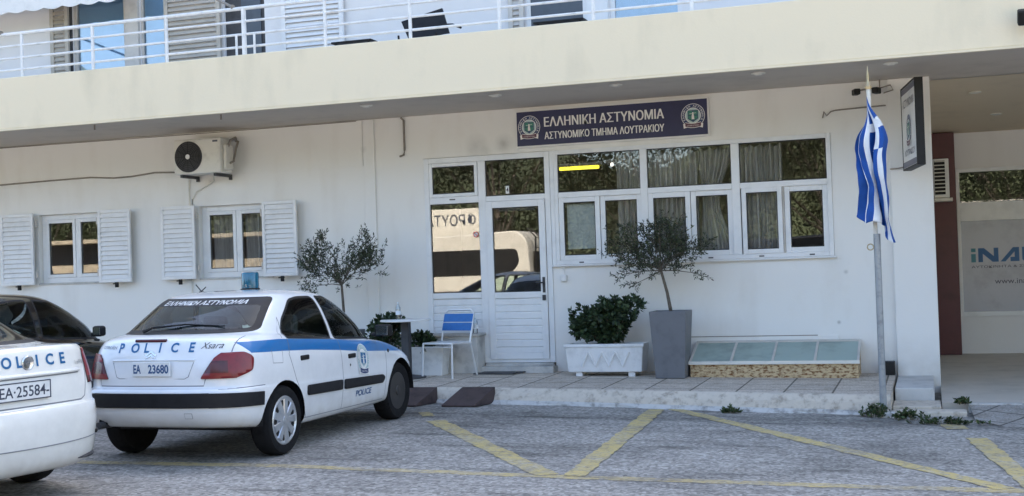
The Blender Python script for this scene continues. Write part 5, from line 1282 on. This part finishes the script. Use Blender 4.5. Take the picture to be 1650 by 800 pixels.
# gaps between panels
for pts in ([(.09, .86), (.19, .63), (.37, .27)], [(1.055, .93), (1.075, .60), (1.05, .27)], [(2.04, .86), (2.045, .60), (2.00, .27)], [(.30, .275), (1.98, .262)], [(.05, 1.0), (.16, 1.18), (.10, .86)]):
    c.paint(cut(bm, 'side', line_poly(pts, .008), 0), 'gap')
for x0 in (-.655, .655): c.paint(cut(bm, 'rear', line_poly([(x0, 1.045), (x0 * .995, .925)], .008)), 'gap')
c.paint(cut(bm, 'rear', line_poly([(-.545, .72), (-.53, .660), (.47, .660), (.485, .72)], .009)), 'gap')
c.paint(cut(bm, 'side', line_poly([(-.70, .632), (-.30, .632)], .007), 0), 'gap')
# fuel flap outline
for pts in ([(-.17, .91), (-.17, .80), (-.02, .79), (-.01, .90)],): c.paint(cut(bm, 'side', line_poly(pts, .006), 1), 'gap')
# tail lamps wrap round the corner
for sd in (-1, 1):
    rp = [(sd * .445, .715), (sd * .54, .88), (sd * .585, .918), (sd * .90, .918), (sd * .90, .715)]
    A_ = cut(bm, 'rear', round_poly(rp, .02, 3), 0, lambda q: q.y < -.36 and q.x * sd > .3)
    sp = round_poly([(-.80, .918), (-.47, .918), (-.405, .87), (-.44, .765), (-.58, .715), (-.80, .715)], .03, 3)
    B_ = cut(bm, 'side', sp, sd, lambda q: q.y < -.30)
    fs = {f for f in bm.faces if f.is_valid and f.calc_center_median().x * sd > .3 and f.calc_center_median().y < -.36 and .7 < f.calc_center_median().z < .93 and
          ((inpoly((f.calc_center_median().x, f.calc_center_median().z), rp) and f.calc_center_median().y < -.55) or (inpoly((f.calc_center_median().y, f.calc_center_median().z), sp) and f.calc_center_median().y >= -.551 and abs(f.calc_center_median().x) > .60))}
    inner = [f for f in fs if abs(f.calc_center_median().x) < .70 and .76 < f.calc_center_median().z < .85]
    o = c.take(list(fs), 'tail_light', ['lamp_red', 'lamp_smoke'], .007, 0.008)
    for p in o.data.polygons:
        q = p.center
        if .50 < abs(q.x) < .665 and .77 < q.z < .85: p.material_index = 1
# bumper strip and door trims stand proud
def proud(polys, name, m, th, side=0):
    for v, poly, lim, sd in polys:
        c.take(cut(bm, v, poly, sd, lim), name, m, 0.001, th, keep=True)
bs = {f for f in cut(bm, 'rear', [(-.9, .487), (.9, .487), (.9, .606), (-.9, .606)], 0, lambda q: q.z < .7)} | {f for f in cut(bm, 'side', [(-.80, .487), (-.34, .470), (-.34, .582), (-.80, .606)], 0, lambda q: q.y < -.3)}
bs = [f for f in bm.faces if f.is_valid and f.calc_center_median().y < -.34 and .487 - .017 * max(0, (f.calc_center_median().y + .8) / .46) < f.calc_center_median().z < .606 - .024 * max(0, (f.calc_center_median().y + .8) / .46)]
c.take(bs, 'bumper_strip', 'trim', .001, .014, keep=True)
for sd in (1, -1):
    for poly in ([(.37, .470), (.37, .560), (1.045, .545), (1.045, .452)], [(1.085, .450), (1.085, .543), (1.93, .512), (1.985, .478), (1.93, .428)]):
        c.take(cut(bm, 'side', round_poly(poly, .025, 3), sd), 'door_trim', 'trim', .001, .012, keep=True)
c.arch(0.0, .295, .345); c.arch(WBASE, .295, .345)
c.finish()
# plate recess frame, plate, lettering, badges
c.part('tailgate_lip', 'car_white', lambda m: m.tube([c.rear_pt(x, .868 + .004 * (1 - (x / .4) ** 2), .002) for x in np.linspace(-.41, .385, 14)], 0.009, 8), smooth=True)
c.part('recess_edge', 'gap', lambda m: m.tube([c.rear_pt(x, z, .0005) for x, z in [(-.405, .852), (-.36, .735), (-.33, .722), (.30, .718), (.335, .735), (.375, .852)]], 0.003, 6))
pl = c.part('licence_plate', 'plate', lambda m: m.box(-.185, .180, -.737, -.726, .742, .858), bevel=0.003)
fl = Flat(); fl.text("EA", -.172, .765, 0, 0, width=.072, height=.074, bold=.03); fl.text("23680", -.030, .765, 0, 0, width=.196, height=.074, bold=.03)
fl.build('plate_number', ['text_navy'], lambda a, b, h: (a, -.7385 - h, b), None).parent = pl
fl = Flat(); v = [("P", -.365), ("O", -.240), ("L", -.108), ("I", .035), ("C", .150), ("E", .318)]
for chh, x in v:
    fl = Flat(); fl.text(chh, x, .932, 0, 0, height=.078, bold=.03); c.decal(fl, 'letter', ['text_blue'])
fl = Flat()
for dz in (0.0, .028): fl.poly([(-.085, .872 + dz), (-.035, .906 + dz), (.015, .872 + dz), (.015, .886 + dz), (-.035, .920 + dz), (-.085, .886 + dz)], 0, 0)
c.decal(fl, 'chevron_badge', ['chrome'], off=.006)
fl = Flat(); fl.text("CITROËN", -.57, .962, 0, 0, width=.175, height=.030, bold=.02); c.decal(fl, 'script_badge', ['grey'])
fl = Flat(); fl.text("Xsara", .42, .958, 0, 0, width=.17, height=.048, shear=.35); c.decal(fl, 'script_badge', ['dark'])
c.part('brake_light', 'lamp_smoke', lambda m: m.tube([c.rear_pt(x, 1.025, .004) for x in np.linspace(-.215, .085, 8)], 0.014, 8), smooth=True)
fl = Flat(); fl.text("ΕΛΛΗΝΙΚΗ ΑΣΤΥΝΟΜΙΑ", -.42, 1.296, 0, 0, width=.84, height=.036, bold=.02, shear=.15); c.decal(fl, 'window_lettering', ['lettering'], off=.004)
wp = c.part('rear_wiper', 'black', lambda m: m.tube([c.rear_pt(-.28, 1.075, .02), c.rear_pt(-.24, 1.10, .025), c.rear_pt(.05, 1.135, .012), c.rear_pt(.42, 1.115, .012)], [.016, .010, .008, .006], 6))
c.part('exhaust', 'dark', lambda m: m.tube([(-.50, -.50, .335), (-.50, -.785, .335)], .030, 14), smooth=True)
c.part('bumper_cutout', 'black', lambda m: m.lathe([(.045, 0), (.0, -.002)], tuple(c.rear_pt(-.50, .365, .002)), 16, 0, 'Y'))
fl = Flat(); fl.poly([(.33, .40), (.40, .40), (.40, .445), (.33, .445)], 1, 0); fl.poly([(.333, .403), (.397, .403), (.397, .442), (.333, .442)], 0, 1); c.decal(fl, 'tow_cover', ['car_white', 'gap'])
# side: handles, lettering, crest, mirror, repeater
for y, z in ((.355, .805), (1.275, .748)):
    p = c.side_pt(y, z, 1, 0)
    for sd in (1, -1): c.part('door_handle', 'black', lambda m: m.box(sd * p.x - .012, sd * p.x + .012, y - .075, y + .075, z - .022, z + .022), bevel=.010)
p = c.side_pt(1.23, .665, 1, 0); c.part('door_lock', 'dark', lambda m: m.lathe([(.013, .003), (0, .004)], tuple(p), 12, 0, 'X'))
p = c.side_pt(2.12, .735, 1, 0); c.part('side_repeater', 'dark', lambda m: m.lathe([(.020, .0), (.018, .008), (0, .010)], tuple(p), 14, 0, 'X'))
fl = Flat(); fl.text("POLICE", 1.335, .352, 0, 0, width=.345, height=.058, bold=.02, shear=.12); c.decal(fl, 'lettering', ['text_navy'], 'side')
fl = Flat(); r_ = .145; emblem(fl, 0, 0, r_)
fl.items = [([(1.51 + a * .90, .700 + b * 1.0 - .115 * (a * .9) / 1.0) for a, b in v], f, mi, ly) for v, f, mi, ly in fl.items]
c.decal(fl, 'door_crest', ['emb_teal', 'lettering', 'text_blue', 'lettering', 'emb_blue'], 'side', .0008)
for sd in (1, -1):
    mm = c.part('mirror', 'black', lambda m: (m.obox((sd * .895, 1.86, .955), (.17, .09, .115), Matrix.Rotation(sd * R(-12), 3, 'Z')), m.obox((sd * .79, 1.90, .915), (.10, .06, .04), Matrix.Identity(3))), bevel=.025, smooth=True)
    c.part('mirror_glass', 'chrome', lambda m: m.obox((sd * .893, 1.813, .955), (.14, .004, .09), Matrix.Rotation(sd * R(-12), 3, 'Z')), mm)
# beacon and aerial on the roof
bc = c.part('beacon', 'beacon', lambda m: m.lathe([(.083, 1.425), (.083, 1.56), (.076, 1.575), (.0, 1.578)], (-.06, .95, 0), 26), smooth=True)
c.part('beacon_base', 'black', lambda m: m.lathe([(.0, 1.395), (.092, 1.398), (.092, 1.42), (.083, 1.424), (.0, 1.424)], (-.06, .95, 0), 26), bc, smooth=True)
an = c.part('aerial', 'black', lambda m: (m.tube([(-.47, .75, 1.36), (-.47, .75, 1.41)], .022, 10), m.tube([(-.47, .75, 1.41), (-.535, .76, 1.475)], .005, 6), m.tube([(-.47, .75, 1.41), (-.42, .75, 1.45)], .005, 6)))
c.wheel(.725, 0, .298, 'cover', 1); c.wheel(-.725, 0, .298, 'cover', -1); c.wheel(.695, WBASE, .298, 'steel', 1); c.wheel(-.695, WBASE, .298, 'steel', -1)
c.interior(-.3, 1.85, .70, .30, [(.37, .95, .25, 1.17), (-.37, .95, .25, 1.17), (0, .10, .62, 1.13)], .90)
c.part('hivis_vest', 'hivis', lambda m: m.prism([(.27, 1.17), (.40, 1.175), (.40, 1.255), (.29, 1.25)], 'X', .50, .53), bevel=.01)
c.part('floor_pan', 'black', lambda m: m.box(-.64, .64, -.30, 2.7, .245, .29))
c.part('splash_guard', 'rust', lambda m: m.tube([c.side_pt(y, z, 1, -.004) for y, z in [(-.62, .325), (-.52, .315), (-.42, .31)]], .006, 6))

# ---- the police saloon at the left edge -----------------------------------------
OR = [(-.72, 3.0, (.20, .18, .18, .22), .70, 5, 9),
      (-.86, 3.32, (.215, .205, .205, .23), .80, 3.6, 9),
      (-.945, 3.45, (.285, .26, .26, .29), .860, 3.4, 10),
      (-.975, 3.48, (.40, .38, .37, .41), .878, 3.3, 10),
      (-.985, 3.48, (.56, .53, .50, .52), .885, 3.3, 10),
      (-.965, 3.47, (.665, .62, .58, .585), .885, 3.4, 10),
      (-.940, 3.45, (.685, .64, .60, .60), .880, 3.5, 10),
      (-.935, 3.42, (.78, .73, .68, .64), .878, 3.5, 10),
      (-.920, 3.34, (.90, .84, .77, .70), .870, 3.5, 9),
      (-.905, 3.18, (1.00, .91, .84, .76), .855, 3.5, 8),
      (-.890, 2.95, (1.065, .965, .90, .815), .835, 3.5, 7.5),
      (-.86, 2.72, (1.095, .995, .93, .86), .805, 3.6, 7),
      (-.62, 2.40, (1.105, 1.015, .95, .91), .755, 3.4, 6),
      (-.40, 2.15, (1.145, 1.12, 1.08, 1.04), .722, 3.2, 5.5),
      (-.05, 1.82, (1.285, 1.275, 1.25, 1.21), .68, 3.2, 5),
      (.30, 1.52, (1.385, 1.395, 1.375, 1.345), .62, 3.1, 5),
      (.42, 1.38, (1.415, 1.425, 1.41, 1.39), .57, 3.1, 5),
      (.55, 1.24, (1.435, 1.448, 1.44, 1.425), .46, 3, 4.5),
      (.68, 1.08, (1.452, 1.458, 1.455, 1.448), .25, 2.6, 3.5),
      (.82, .94, (1.460, 1.461, 1.460, 1.458), .06, 2.2, 2.4)]
PH = R(80)
fwd = Vector((-math.sin(PH), math.cos(PH), 0)); rgt = Vector((math.cos(PH), math.sin(PH), 0))
RC = Vector((-5.875, 7.04, 0)) + fwd * 0.985
c = Car('police_car', 'cream white police saloon cut off by the left edge, plate ending 25584', 'car', OR, tuple(RC), PH, 'car_cream', 'police cars')
bm = c.bm
rg = [(-.66, 1.13), (.66, 1.13), (.56, 1.385), (-.56, 1.385)]
c.paint(cut(bm, 'rear', round_poly(grow(rg, .02), .05), 0, lambda q: q.z > 1.08 and q.y > -.62), 'trim')
c.take(cut(bm, 'rear', round_poly(rg, .04), 0, lambda q: q.z > 1.08 and q.y > -.62), 'rear_window', 'carglass')
c.windows('side_window', [[(.12, 1.05), (.30, 1.30), (.55, 1.365), (.95, 1.37), (1.03, 1.0)], [(1.11, .99), (1.03, 1.37), (1.40, 1.335), (1.80, 1.18), (2.16, .95)]])
c.take(cut(bm, 'top', [(-.66, 2.36), (.66, 2.36), (.55, 1.50), (-.55, 1.50)], 0, lambda q: q.z > .9 and q.y > 1.3), 'windscreen', 'carglass')
c.paint(cut(bm, 'rear', line_poly([(-.60, 1.06), (-.585, .86), (-.55, .715), (-.50, .692), (.50, .692), (.55, .715), (.585, .86), (.60, 1.06)], .010)), 'gap')
for sd in (-1, 1):
    rp = [(sd * .605, .80), (sd * .60, 1.0), (sd * .615, 1.05), (sd * .95, 1.05), (sd * .95, .80)]
    cut(bm, 'rear', rp, 0, lambda q: q.y < -.5 and q.x * sd > .4)
    sp = round_poly([(-1.0, 1.05), (-.66, 1.045), (-.62, .99), (-.66, .83), (-.74, .80), (-1.0, .80)], .03, 3)
    cut(bm, 'side', sp, sd, lambda q: q.y < -.45)
    fs = [f for f in bm.faces if f.is_valid and f.calc_center_median().x * sd > .4 and .78 < f.calc_center_median().z < 1.07 and
          ((inpoly((f.calc_center_median().x, f.calc_center_median().z), rp) and f.calc_center_median().y < -.70) or (inpoly((f.calc_center_median().y, f.calc_center_median().z), sp) and abs(f.calc_center_median().x) > .78))]
    o = c.take(fs, 'tail_light', ['lamp_red', 'lamp_smoke'], .004, .006)
    for p in o.data.polygons:
        if p.center.z < .86: p.material_index = 1
c.arch(0.0, .31, .36); c.arch(2.58, .31, .36)
c.finish()
c.part('boot_lip', 'car_cream', lambda m: m.tube([c.rear_pt(x, .905, .004) for x in np.linspace(-.50, .50, 16)], .014, 8), smooth=True)
c.part('boot_shadow_gap', 'gap', lambda m: m.tube([c.rear_pt(x, .888, .002) for x in np.linspace(-.49, .49, 16)], .004, 6))
yp = c.rear_pt(0, .80, 0).y
pl = c.part('licence_plate', 'plate', lambda m: m.box(-.29, .18, yp - .022, yp - .004, .745, .862), bevel=.004)
c.part('plate_rim', 'ink', lambda m: frame_rect(m, -.295, .185, .740, .867, .007, yp - .024, yp - .012), pl)
fl = Flat(); fl.text("-EA·25584-", -.28, .765, 0, 0, width=.45, height=.075, bold=.01)
fl.build('plate_number', ['ink'], lambda a, b, h: (a, yp - .0235 - h, b), None).parent = pl
fl = Flat()
for chh, x in (("P", -.31), ("O", -.185), ("L", -.06), ("I", .105), ("C", .19), ("E", .32)):
    fl = Flat(); fl.text(chh, x, .962, 0, 0, height=.080, bold=.03); c.decal(fl, 'letter', ['text_blue'])
q = c.rear_pt(.03, .99, 0)
bd = c.part('round_badge', 'chrome', lambda m: m.lathe([(.050, .004), (.052, -.008), (.044, -.012), (.038, -.009), (0, -.012)], tuple(q), 26, 0, 'Y'), smooth=True)
fl = Flat(); fl.text("1.6", .475, .945, 0, 0, width=.04, height=.03); fl.text("FSI", .525, .945, 0, 0, width=.06, height=.03); c.decal(fl, 'script_badge', ['grey'])
def sweep(z0, z1, r, name, m, x0=-.86, x1=.86, off=.002):
    c.part(name, m, lambda b: b.tube([c.rear_pt(x, z0 + (z1 - z0) * abs(x / .86) ** 2, off) for x in np.linspace(x0, x1, 24)], r, 6), smooth=True)
sweep(.405, .435, .004, 'bumper_crease', 'gap')
c.part('reflector', 'black', lambda m: m.tube([c.rear_pt(x, .440, .003) for x in np.linspace(.66, .80, 6)], .016, 6))
c.part('diffuser', 'dark', lambda m: m.tube([c.rear_pt(x, .255 + .04 * abs(x), .001) for x in np.linspace(.45, .74, 8)], [.004, .010, .014, .017, .018, .017, .012, .006], 6))
c.part('floor_pan', 'black', lambda m: m.box(-.66, .66, -.40, 2.9, .25, .30))
for sd in (1, -1):
    c.part('mirror', 'car_cream', lambda m: m.obox((sd * .95, 1.95, 1.02), (.20, .10, .13), Matrix.Identity(3)), bevel=.03, smooth=True)
    for y, z in ((.45, .90), (1.45, .86)):
        p = c.side_pt(y, z, 1, 0); c.part('door_handle', 'car_cream', lambda m: m.box(sd * p.x - .014, sd * p.x + .014, y - .09, y + .09, z - .02, z + .02), bevel=.01)
    c.wheel(sd * .765, 0, .315, 'steel', sd, .20); c.wheel(sd * .765, 2.58, .315, 'steel', sd, .20)
c.interior(-.4, 2.05, .72, .32, [(.37, 1.05, .25, 1.22), (-.37, 1.05, .25, 1.22), (0, .2, .62, 1.17)], .95)

# ---- dark hatchback behind --------------------------------------------------------
DR = [tuple([r[0] * 0.80, r[1], tuple(z * 1.03 for z in r[2]), r[3] * 1.02, r[4], r[5]]) for r in XR]
c = Car('parked_car', 'black hatchback behind the cream police saloon, only its roof and side windows in view', 'car', DR, (-9.30, 9.50, 0), 0.0, 'car_dark')
bm = c.bm
c.take(cut(bm, 'rear', round_poly([(-.62, 1.14), (.62, 1.14), (.55, 1.36), (-.55, 1.36)], .04), 0, lambda q: q.z > 1.05), 'rear_window', 'carglass')
c.take(cut(bm, 'top', [(-.66, 2.16), (.66, 2.16), (.545, 1.42), (-.545, 1.42)], 0, lambda q: q.z > .88 and q.y > 1.2), 'windscreen', 'carglass')
c.windows('side_window', [[(.05, 1.05), (.18, 1.20), (.42, 1.345), (.62, 1.362), (.80, 1.36), (.84, .99)], [(.94, .98), (.92, 1.358), (1.24, 1.335), (1.60, 1.19), (1.95, .95), (1.93, .93)]], border=.02)
for sd in (-1, 1):
    c.take(cut(bm, 'rear', [(sd * .56, .73), (sd * .56, .95), (sd * .9, .95), (sd * .9, .73)], 0, lambda q: q.y < -.3 and q.x * sd > .3), 'tail_light', 'lamp_red', .004, .006)
c.arch(0.0, .295, .345); c.arch(WBASE, .295, .345); c.finish()
for sd in (1, -1):
    mm = c.part('mirror', 'black', lambda m: (m.obox((sd * .905, 1.62, 1.01), (.13, .09, .11), Matrix.Rotation(sd * R(-10), 3, 'Z')), m.obox((sd * .80, 1.72, .97), (.14, .06, .05), Matrix.Identity(3))), bevel=.03, smooth=True)
    c.part('mirror_glass', 'chrome', lambda m: m.obox((sd * .905, 1.572, 1.01), (.10, .004, .08), Matrix.Rotation(sd * R(-10), 3, 'Z')), mm)
    c.wheel(sd * .735, 0, .298, 'steel', sd); c.wheel(sd * .735, WBASE, .298, 'steel', sd)
c.part('floor_pan', 'black', lambda m: m.box(-.66, .66, -.25, 2.7, .25, .29))
c.interior(-.2, 1.85, .70, .32, [(.37, .80, .25, 1.22), (-.37, .80, .25, 1.22), (0, .05, .62, 1.15)], .93)
# ------------------------------------------------------------------ across the street (seen in the window reflections)
mb = MB(); n = 40
for i in range(n):
    a0, a1 = -160 + 320 * i / n, -160 + 320 * (i + 1) / n
    h = lambda a: 13 + 5 * math.sin(a * .045) + 3 * math.sin(a * .13 + 1)
    mb.add([(a0, -34, -0.2), (a1, -34, -0.2), (a1, -46, h(a1)), (a0, -46, h(a0)), (a1, -75, h(a1) * 1.5), (a0, -75, h(a0) * 1.5)], [(0, 1, 2, 3), (3, 2, 4, 5)])
tag(mb.build('sky_screen_hill', 'sky_screen_hill', smooth=True), kind='structure')  # unseen hill added to keep bright low sky out of the reflections

def big_tree(x, y, h, w_, seed, label, src=None):
    t = thing('broadleaf_tree', label, 'tree', (x, y, 0), 0, 'trees across the street')
    rnd = random.Random(seed); tr = MB(); cr = MB()
    tr.tube([(0, 0, 0), (.1, .05, h * .22), (0, 0, h * .45)], [.24, .17, .10], 8)
    bl = []
    for k in range(16):
        a = rnd.uniform(0, 6.28); r = w_ * rnd.uniform(.15, .85); z = h * rnd.uniform(.22, .9); p = Vector((r * math.cos(a), r * math.sin(a), z)); bl.append((p, rnd.uniform(.28, .45) * w_))
        tr.tube([(0, 0, h * .25), (p.x * .5, p.y * .5, p.z * .75), p], [.07, .05, .02], 5)
    for k in range(19000):
        p, s = bl[rnd.randrange(16)]; v = Vector((rnd.gauss(0, 1), rnd.gauss(0, 1), rnd.gauss(0, 1))).normalized(); q = p + v * s * rnd.uniform(.5, 1.1); q.z = max(q.z, .8)
        d = (v + Vector((rnd.uniform(-1, 1), rnd.uniform(-1, 1), rnd.uniform(-1, 1)))).normalized(); leaf_quad(cr, q, d, rnd.uniform(.10, .20), rnd.uniform(.05, .09), rnd.choice((0, 0, 1, 2)), rnd)
    tr.build('trunk', 'bark', t, world=False); cr.build('crown', ['tree_a', 'tree_b', 'tree_c'], t, world=False, recalc=False)
    return t
T = [big_tree(-30, -15, 8.5, 4.6, 1, 'broad tree far left across the street, mirrored in the left window'), big_tree(-22.5, -13, 8.0, 4.4, 2, 'round tree across the street behind the camper van')]
for (x, y, s, i, lb) in ((-15.5, -14, 1.05, 0, 'tall tree across the street, mirrored above the van'), (-9.0, -12.5, .95, 1, 'shorter tree across the street behind the dark van'), (-3.0, -14, 1.0, 0, 'tree across the street, mirrored in the windows right of the door'),
                   (3.5, -13, 1.05, 1, 'tree across the street, mirrored in the last window'), (10.5, -17, 1.0, 0, 'tree across the street, mirrored in the shop glass'), (-38, -16, 1.0, 1, 'leftmost tree across the street')):
    o = copy_tree(T[i]); o.location = (x, y, 0); o.scale = (s, s, s); o.rotation_euler = (0, 0, x); o["label"] = lb

def van(name, label, cat, loc, L, H, paint, glazed=True):
    """Long-sided van with a rounded end; its +y side faces the station."""
    t = thing(name, label, cat, loc); W2 = 0.95; k = H / 2.85
    side = round_poly([(0, .35), (L, .35), (L + .03, 1.2), (L - .05, H - .3), (L - .35, H), (.12, H - .2), (0, H - .4)], .2, 5)
    mb = MB(); mb.prism(side, 'Y', -W2, W2); mb.build('body', paint, t, bevel=.05, smooth=True, world=False)
    z0, z1 = 1.42 * k, 2.26 * k
    w1 = round_poly([(.25, z0), (L - 1.55, z0), (L - 1.55, z1), (.25, z1)], .05); w2 = round_poly([(L - 1.42, z0), (L - .62, z0), (L - .30, z0 + .35), (L - .38, z1), (L - 1.42, z1)], .16)
    for p in (w1, w2):
        mb = MB(); mb.prism(p, 'Y', W2 + .001, W2 + .012); mb.build('side_window', 'black', t, world=False)
    mb = MB(); mb.box(L + .031, L + .045, -.6, .6, z0, z1 - .1); mb.build('end_window', 'black', t, world=False)
    for x in (.95, L - .95):
        for sd in (-1, 1):
            mb = MB(); mb.lathe([(0, -.11), (.28, -.11), (.33, -.08), (.33, .08), (.28, .11), (0, .11)], (x, sd * (W2 - .08), .33), 24, 0, 'Y'); mb.build('wheel', 'tyre', t, world=False)
    mb = MB()
    for y in (.35, .75): mb.tube([(L + .16, y, .7), (L + .16, y, H - .2), (L - .1, y, H + .05)], .025, 6)
    for q in range(6): mb.tube([(L + .16, .35, .9 + q * .3), (L + .16, .75, .9 + q * .3)], .02, 6)
    mb.build('ladder', 'black', t, world=False)
    mb = MB(); mb.box(.4, L - .4, W2 + .001, W2 + .02, .80, .86); mb.build('side_moulding', 'cable', t, world=False)
    return t
vn = van('camper_van', 'beige camper van parked across the street, mirrored in the entrance glass', 'van', (-17.4, -5.9, 0), 6.0, 2.64, 'van')
kb = thing('shop_board', 'beige painted shop board lettered ΦΡΟΥΤΑ standing behind the camper van', 'sign', (-15.2, -7.3, 0))
mb = MB(); mb.box(-18.1, -13.75, -7.4, -7.3, 2.5, 3.5); mb.build('board', 'van', kb, bevel=.02)
for x in (-17.9, -14.0):
    mb = MB(); mb.box(x - .05, x + .05, -7.48, -7.401, 0, 3.2); mb.build('post', 'dark', kb)
fl = Flat(); fl.text("ΦΡΟΥΤΑ", 0, 2.93, 0, 0, width=1.75, height=.40, bold=.01); fl.build('lettering', ['ink'], lambda a, b, h: (-13.95 - a, -7.298 + h, b), kb)
van('delivery_van', 'dark blue van parked across the street, mirrored in the rightmost window', 'van', (-6.6, -4.2, 0), 4.6, 2.15, 'car_dark')
mb = MB(); mb.box(-60, -33.2, -10.3, -9.9, 0, 1.25); o = mb.build('stone_wall', 'stone', bevel=.05); tag(o, 'long low sandstone wall across the street', 'wall')
h = thing('roadside_house', 'low sandstone house with a flat tiled roof across the street', 'house', (3.5, -10, 0))
mb = MB(); mb.box(-1.5, 9, -13.5, -9.6, 0, 2.75); mb.build('wall', 'stone', h)
mb = MB(); mb.prism([(-9.2, 2.751), (-9.2, 2.85), (-11.5, 3.5), (-13.9, 2.85), (-13.9, 2.751)], 'X', -1.8, 9.3); mb.build('roof', 'van', h)
mb = MB(); mb.box(2.0, 3.0, -9.598, -9.56, 0.9, 2.0); mb.build('window', 'dark', h); mb = MB(); mb.box(4.5, 5.4, -9.598, -9.55, 0.0, 2.1); mb.build('door', 'maroon', h)

kk = thing('street_kiosk', 'low sandstone kiosk with a white fascia across the street, mirrored in the shuttered windows', 'kiosk', (-26, -6, 0))
mb = MB(); mb.box(-32, -20.6, -5.9, -5.7, 0, 2.12); mb.box(-32, -20.6, -9, -8.8, 0, 2.84); mb.box(-32, -31.8, -8.8, -5.9, 0, 2.84); mb.box(-20.8, -20.6, -8.8, -5.9, 0, 2.84); mb.build('wall', 'stone', kk)
mb = MB(); mb.box(-32.3, -20.3, -9.2, -5.5, 2.85, 2.99); mb.build('fascia', 'stone', kk, bevel=.02)
mb = MB(); mb.box(-31.79, -20.81, -6.6, -6.5, 2.0, 2.84); mb.build('counter_opening', 'dark', kk)
